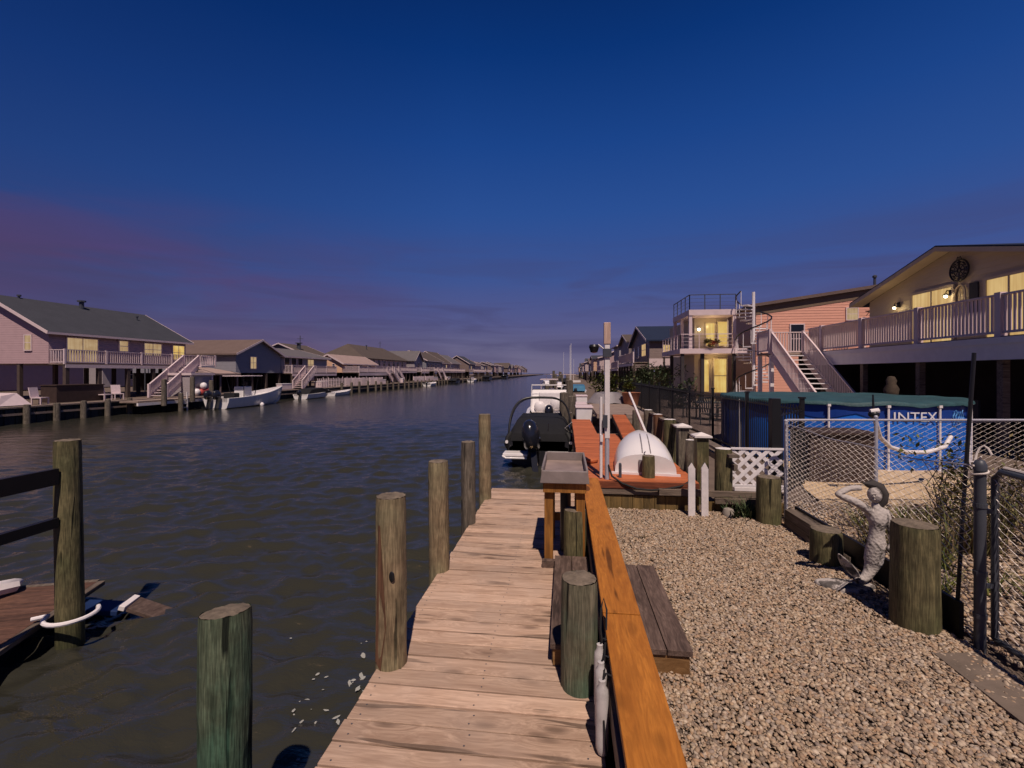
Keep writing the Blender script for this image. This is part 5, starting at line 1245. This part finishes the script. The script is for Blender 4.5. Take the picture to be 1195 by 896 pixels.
def outboard(parent,x,y,z,s=1.0,tilt=.3):
    t=MB(); 
    c=[(.14,0),(.2,.06),(.23,.25),(.22,.42),(.17,.55),(.08,.62),(.0,.63)]
    vs=[];fs=[];n=16
    for r,h in c:
        for k in range(n):
            a=6.283*k/n; vs.append((r*.85*math.cos(a),r*1.45*math.sin(a)-.10-h*.12,h))
    for i in range(len(c)-1):
        for k in range(n): fs.append((i*n+k,i*n+(k+1)%n,(i+1)*n+(k+1)%n,(i+1)*n+k))
    fs.append(tuple(range(n-1,-1,-1))); t.add([(a*s,b*s,c_*s) for a,b,c_ in vs],fs)
    o=t.build('outboard_motor',M['cowl'],parent,(x,y,z),smooth=True); o.rotation_euler=(-tilt,0,0)
    q=MB().ext([(-.10*s,0),(-.22*s,-.75*s),(-.42*s,-.95*s),(-.12*s,-1.0*s),(.02*s,-.75*s),(.1*s,0)],'x',-.06*s,.06*s).ball((0,-.2*s,-.82*s),.09*s,(.8,2.2,.8))
    q.bx(-.2*s,.2*s,-.38*s,.05*s,-.62*s,-.59*s); q.build('lower_unit',M['cowl'],o)
    MB().bx(-.135*s,-.131*s,-.3*s,.0,.2*s,.26*s).bx(.19*s,.2*s,-.35*s,-.05*s,.18*s,.21*s).build('stripe',M['chrome'],o)
    return o
# covered runabout at the end of the dock
b1=thing('runabout','runabout with a black cover, hoop bimini and black outboard at the dock end','boat',(-.83,13.9,WZ))
hull_mesh(5.4,2.1,.72,.3,.86,.25).build('hull',M['hulldark'],b1,smooth=True)
each(MB().bx(-1.05,-.30,-.52,.02,.34,.43).bx(.27,1.03,-.52,.02,.34,.43),'swim_platform',M['gelcoat'],b1,bev=.02)
q=MB()
q.tube([(-.99,-.02,.70),(-1.04,1.5,.74),(-.98,3.3,.82),(-.6,4.7,.92),(0,5.6,.99)],.05,8).tube([(.99,-.02,.70),(1.04,1.5,.74),(.98,3.3,.82),(.6,4.7,.92),(0,5.6,.99)],.05,8).tube([(-1.06,-.53,.36),(-.95,-.54,.30),(-.32,-.54,.30)],.03,8)
q.build('rub_rail',M['gelcoat'],b1,smooth=True)
vs=[];fs=[]; st=[(.0,.96,.50,.60),(.12,.97,.62,.95),(.6,.96,.85,1.20),(1.8,.97,.86,1.30),(2.8,.93,.84,1.36),(3.4,.9,.86,1.15),(4.6,.55,.92,1.0),(5.3,.1,.98,1.0)]; nc=13
for y,hw,z0,zt in st:
    for k in range(nc):
        a=math.pi*k/(nc-1); w=.03*mnoise.noise(Vector((k*.6,y*2,0)))
        vs.append((hw*math.copysign(abs(math.cos(a))**.5,math.cos(a))*(1-.10*abs(math.sin(a))),y,z0-.06+(zt-z0+.06)*min(1,1.3*abs(math.sin(a))**.7)+w))
for i in range(len(st)-1):
    for k in range(nc-1): fs.append((i*nc+k,i*nc+k+1,(i+1)*nc+k+1,(i+1)*nc+k))
fs.append(tuple(range(nc-1,-1,-1)))
MB().add(vs,fs).build('canvas_cover',M['canvas'],b1,smooth=True)
def hoop(y0,y1,zt,hw,r=.028):
    pts=[]
    for k in range(21):
        a=math.pi*k/20; s=abs(math.sin(a)); pts.append((hw*math.copysign(abs(math.cos(a))**.55,math.cos(a)),y0+(y1-y0)*s,.72+(zt-.72)*s**.6))
    return pts
q=MB(); q.tube(hoop(.5,1.5,2.02,1.0),.032,8).tube(hoop(.6,2.2,1.95,1.0),.02,6); q.build('bimini_frame',M['black'],b1,smooth=True)
outboard(b1,-.12,-.42,.50,1.42,.34).rotation_euler[1]=R(-9)
MB().cyl((.28,.25,.9),(.30,.2,1.28),.012,.01,6).build('stern_light',M['chrome'],b1)
q=MB(); q.tube([(1.0,.6,.75),(1.15,.7,.95),(1.25,.9,.8)],.02,6); q.bx(1.0,1.1,.4,.8,.5,.9); q.build('fender_bundle',M['pvc'],b1)
q=MB()
for sx in (-.92,.92): q.tube([(sx,.2,.45),(sx*1.08,.1,.62),(sx*1.05,.15,.80),(sx*.95,.25,.95)],.09,8)
each(q,'side_pad',M['rubber'],b1,smooth=True)
MB().bx(-1.035,-1.02,.2,4.2,.45,.5).build('hull_stripe',M['chrome'],b1)
tag(MB().tube([(.2,14.1,.42),(-.02,14.3,.2),(.12,14.6,.05),(.18,14.9,-.12)],.012,6).tube([(.22,17.6,.42),(.0,17.9,.25),(-.3,18.4,.12)],.012,6).build('mooring_line',M['ropewhite'],None),'pale mooring line tying the covered runabout to the red deck','rope')
# white cuddy boat behind it
b2=thing('cabin_boat','white cabin boat with a raked windscreen moored beyond the covered runabout','boat',(-.75,20.8,WZ))
hull_mesh(6.5,2.4,.95,.35,.85,.3).build('hull',M['gelcoat'],b2,smooth=True)
MB().ext([(1.2,.9),(1.6,1.75),(2.0,2.0),(3.0,1.95),(4.6,1.25),(5.6,1.1),(5.6,.9)],'x',-.95,.95).build('cabin',M['gelcoat'],b2,bev=.08)
MB().bx(-.55,.5,1.38,1.62,1.25,1.9).build('companionway',M['pvc'],b2,bev=.05); MB().add([(-.9,2.05,2.02),(.9,2.05,2.02),(.75,3.0,1.5),(-.75,3.0,1.5)],[(0,1,2,3)]).build('windscreen',M['glass'],b2)
MB().ball((.3,1.2,1.35),.3,(1,.6,1.1)).ball((-.5,1.2,1.2),.28,(1,.6,1)).build('seat_cushion',M['pvc'],b2,smooth=True)
MB().tube([(-.95,1.3,1.0),(-.9,1.4,2.25),(.9,1.4,2.25),(.95,1.3,1.0)],.03,6).build('radar_arch',M['gelcoat'],b2,smooth=True)
outboard(b2,0,-.2,.7,1.1,.1)
# centre console boat on the left bank
b3=thing('fishing_boat','white centre console boat with a grey-blue hull side and hard top on the left bank','boat',(-27.3,32.4,WZ),R(-1))
hull_mesh(7.7,2.5,.85,.35,.8,.75).build('hull',M['gelcoat'],b3,smooth=True)
MB().bx(-.45,.45,2.4,3.4,.5,1.7).build('console',M['gelcoat'],b3,bev=.06); MB().bx(-.42,.42,3.3,3.36,1.7,2.2).build('windscreen',M['glass'],b3)
MB().bx(-.95,.95,1.7,4.1,2.55,2.63).build('hard_top',M['pinkwhite'],b3,bev=.02)
q=MB()
for sx in (-.8,.8):
    for y0,y1 in ((2.0,2.3),(3.8,3.5)): q.tube([(sx*.7,y1,.7),(sx,y0,2.55)],.03,6)
q.tube([(-.9,1.7,2.6),(-1.3,.2,3.1)],.015,5).tube([(.9,1.7,2.6),(1.1,.2,3.0)],.015,5); q.build('top_frame',M['black'],b3)
MB().bx(-.5,.5,1.3,1.9,.6,1.2).build('leaning_post',M['canvas'],b3,bev=.05)
outboard(b3,-.38,-.25,.75,1.15,.1); outboard(b3,.38,-.25,.75,1.15,.1)
MB().ball((1.25,3.6,.1),.17,(1,1,1.3)).build('side_fender',M['pvc'],b3,smooth=True)
# small boats
def skiff(label,x,y,L,B,H,rz,mat='gelcoat',cover=None,motor=True,cons=False):
    t=thing('small_boat',label,'boat',(x,y,WZ),rz,'small boats moored along the canal')
    hull_mesh(L,B,H,.2,.82,.25).build('hull',M[mat],t,smooth=True)
    if cover: MB().ext([(L*.02,H-.05),(L*.15,H+.5),(L*.55,H+.62),(L*.9,H+.15),(L*.9,H-.02)],'x',-B*.42,B*.42).build('cover',M[cover],t,bev=.1)
    if cons:
        MB().bx(-.4,.4,L*.38,L*.5,H*.4,H+.8).build('console',M['pvc'],t,bev=.05); MB().bx(-.7,.7,L*.25,L*.6,H+1.5,H+1.56).tube([(-.6,L*.3,H),(-.65,L*.3,H+1.5)],.03,5).tube([(.6,L*.3,H),(.65,L*.3,H+1.5)],.03,5).build('top',M['pinkwhite'],t)
    if motor: outboard(t,0,-.15,H*.75,.9,.15)
    return t
skiff('pale hulled skiff under a black cover beyond the fishing boat',-28.4,45.5,5.2,2.0,.55,R(-2),'gelcoat','canvas')
skiff('low white skiff trailing behind the black covered one',-28.9,52.5,5.0,1.7,.4,R(-1),'gelcoat',None,False)
skiff('small white skiff below the brown roofed row',-29.0,92,6.0,2.1,.6,0,'gelcoat',None,True)
skiff('dark covered boat halfway up the left bank',-28.7,112,6.5,2.4,.8,0,'hulldark','canvas')
skiff('white boat with a console far up the left bank',-28.6,134,6.5,2.4,.8,0,'gelcoat',None,True,True)
skiff('black hulled cruiser far up the left bank',-28.2,158,9,3,1.3,0,'hulldark','canvas')
skiff('dark boat farthest up the left bank',-28.2,205,9,3,1.4,0,'hulldark','canvas')
skiff('white console boat tied off the right bank behind the cabin boat',-1.3,34,6,2.3,.8,0,'gelcoat',None,True,True)
skiff('blue covered boat on the right bank beside the lamp pole',1.0,46,6,2.4,1.0,0,'gelcoat','bluetarp',True)
skiff('white covered boat between the tall off-bank pilings on the right',-2.2,72,7,2.4,1.0,R(8),'gelcoat','pvc',True)
skiff('dark hulled boat far along the right bank',-.9,84,8,2.8,1.2,0,'hulldark','canvas',True)
skiff('white boat moored farther along the right bank',-1.5,58,7,2.4,1.0,0,'gelcoat','pvc',True)
pb=thing('pontoon_boat','white pontoon boat with a long flat canopy out on the water','boat',(-4.2,92,WZ),R(-60))
each(MB().cyl((-1,0,.2),(-1,8,.2),.35,.3,10).cyl((1,0,.2),(1,8,.2),.35,.3,10),'pontoon',M['galv'],pb,smooth=True)
MB().bx(-1.3,1.3,.2,7.8,.55,.65).bx(-1.3,-1.25,.3,7.7,.66,1.3).bx(1.25,1.3,.3,7.7,.66,1.3).build('deck',M['gelcoat'],pb); MB().bx(-1.3,1.3,.5,6.5,2.5,2.62).cyl((-1.2,1,.6),(-1.2,1,2.5),.04,.04,6).cyl((1.2,6,.6),(1.2,6,2.5),.04,.04,6).cyl((-1.2,6,.6),(-1.2,6,2.5),.04,.04,6).cyl((1.2,1,.6),(1.2,1,2.5),.04,.04,6).build('canopy',M['pinkwhite'],pb)
for i,(x,y,h) in enumerate(((.6,60,9),(.9,75,11),(-.5,120,12),(2.5,140,10))):
    tag(MB().cyl((0,0,-1),(0,0,h*.62),.05,.03,6).build('flag_mast',M['pvc'],None,(x,y,0)),['thin white mast nearest the lamp pole','second thin mast past the lamp pole','tall thin mast over the far slips','farthest thin mast on the right bank'][i],'mast')
# clutter around the right slips
for i,(x,y,z,m_,nm,lb_) in enumerate(((.7,17.6,.0,'white','dock_box','white dock box at the end of the red deck'),(.55,19.4,.0,'slate','dock_box','grey dock box beyond the white one'),(.9,26,0,'white','dock_box','white dock box by the far slips'))):
    t=thing(nm,lb_,'dock box',(x,y,.3)); MB().bx(-.3,.3,-.6,.6,-.4,.32).build('body',M[m_],t,bev=.02); MB().bx(-.33,.33,-.63,.63,.323,.38).build('lid',M['pinkwhite'],t,bev=.015)
for i,(x,y) in enumerate(((-.05,16.2),(.25,18.6),(.2,22.0))):
    far_pile(x,y,[1.25,1.0,1.6][i],lb_=['dark piling at the far end of the red deck','shorter piling behind the white cabin boat','tall piling between the slips beyond the red deck'][i],gname='pilings of the right bank slips')
# ------------------------------------------------------------------ sky
w=bpy.data.worlds.new('World'); sc.world=w; w.use_nodes=True; nt=w.node_tree
for n in list(nt.nodes): nt.nodes.remove(n)
out=N(nt,'ShaderNodeOutputWorld'); tc=N(nt,'ShaderNodeTexCoord'); sx=N(nt,'ShaderNodeSeparateXYZ'); nt.links.new(tc.outputs['Generated'],sx.inputs[0])
SUN=Vector((.22*math.cos(R(59)),-.97*math.cos(R(59)),math.sin(R(59)))).normalized()
sky=N(nt,'ShaderNodeTexSky'); sky.sky_type='NISHITA'; sky.sun_disc=False; sky.sun_elevation=R(59); sky.sun_rotation=math.atan2(SUN.x,SUN.y)
def lin(c): return tuple(((x/255)/12.92 if x/255<=.04045 else ((x/255+.055)/1.055)**2.4) for x in c)
z=sx.outputs[2]
rp=N(nt,'ShaderNodeValToRGB'); e=rp.color_ramp.elements
stops=[(0,(112,105,132)),(.05,(103,99,133)),(.11,(82,86,135)),(.2,(60,82,143)),(.33,(40,77,145)),(.45,(24,66,136)),(.58,(6,50,116)),(.72,(1,30,85)),(1,(0,14,50))]
while len(e)<len(stops): e.new(.5)
for k,(p,c) in enumerate(stops): e[k].position=p; e[k].color=(*lin(c),1)
nt.links.new(z,rp.inputs[0])
# darker and more purple to the left (west), along real directions
side=mathn(nt,'ADD',mathn(nt,'MULTIPLY',sx.outputs[0],.9),mathn(nt,'MULTIPLY',sx.outputs[1],.12))
lf=ramp(nt,side,-.08,-.80)
c=mix(nt,mathn(nt,'MULTIPLY',lf,mathn(nt,'ADD',.55,mathn(nt,'MULTIPLY',ramp(nt,z,.2,.5),.3))),rp.outputs[0],mix(nt,1,rp.outputs[0],(.28,.30,.42),'MULTIPLY'))
vm=N(nt,'ShaderNodeVectorMath',operation='MULTIPLY'); nt.links.new(tc.outputs['Generated'],vm.inputs[0]); vm.inputs[1].default_value=(1.5,1.5,6.5)
va_=N(nt,'ShaderNodeVectorMath',operation='ADD'); nt.links.new(vm.outputs[0],va_.inputs[0]); va_.inputs[1].default_value=(-.32,0,.30)
cl=noi(nt,va_.outputs[0],1.9,6,.52,.5)
low=mathn(nt,'MULTIPLY',ramp(nt,z,.315,.18),ramp(nt,z,-.01,.05))
pk=mathn(nt,'MULTIPLY',mathn(nt,'MULTIPLY',ramp(nt,cl,.38,.62),low),mathn(nt,'ADD',mathn(nt,'MULTIPLY',lf,1.0),.07))
c=mix(nt,mathn(nt,'MULTIPLY',pk,.9),c,lin((88,58,98)))
vm2=N(nt,'ShaderNodeVectorMath',operation='MULTIPLY'); nt.links.new(tc.outputs['Generated'],vm2.inputs[0]); vm2.inputs[1].default_value=(1.2,1.2,11)
c2=noi(nt,vm2.outputs[0],2.3,7,.55,.8)
gr=mathn(nt,'MULTIPLY',ramp(nt,c2,.42,.72),mathn(nt,'MULTIPLY',ramp(nt,z,.30,.14),ramp(nt,z,.0,.03)))
c=mix(nt,mathn(nt,'MULTIPLY',gr,.8),c,lin((66,62,102)))
hp_=mathn(nt,'MULTIPLY',ramp(nt,z,.14,.0),lf)
c=mix(nt,mathn(nt,'MULTIPLY',hp_,.45),c,lin((92,70,108)))
bg1=N(nt,'ShaderNodeBackground'); nt.links.new(c,bg1.inputs[0]); bg1.inputs[1].default_value=1.0
bg2=N(nt,'ShaderNodeBackground'); nt.links.new(sky.outputs[0],bg2.inputs[0]); bg2.inputs[1].default_value=.0015
ad=N(nt,'ShaderNodeAddShader'); nt.links.new(bg1.outputs[0],ad.inputs[0]); nt.links.new(bg2.outputs[0],ad.inputs[1]); nt.links.new(ad.outputs[0],out.inputs[0])
# sun
L=bpy.data.lights.new('sun','SUN'); L.energy=4.0; L.angle=R(.55); L.color=(1,.83,.725)
so=bpy.data.objects.new('sun',L); col.objects.link(so); so.location=(4,-20,30); so.rotation_euler=SUN.to_track_quat('Z','Y').to_euler()
# camera
cam=bpy.data.cameras.new('camera'); co=bpy.data.objects.new('camera',cam); col.objects.link(co)
cam.sensor_width=36; cam.lens=36*F/1195; cam.clip_end=8000; cam.clip_start=.05
cam.shift_y=-(448-HY)/1195
co.location=(0,0,CH); co.rotation_euler=(R(90),0,TH); sc.camera=co
sc.view_settings.view_transform='Standard'; sc.view_settings.look='None'; sc.view_settings.exposure=0; sc.view_settings.gamma=1
sc.render.engine='CYCLES'; sc.cycles.use_denoising=True; sc.cycles.max_bounces=5; sc.cycles.diffuse_bounces=3; sc.cycles.glossy_bounces=3; sc.cycles.transmission_bounces=2
sc.cycles.caustics_reflective=False; sc.cycles.caustics_refractive=False; sc.cycles.sample_clamp_indirect=6
bpy.context.view_layer.update()
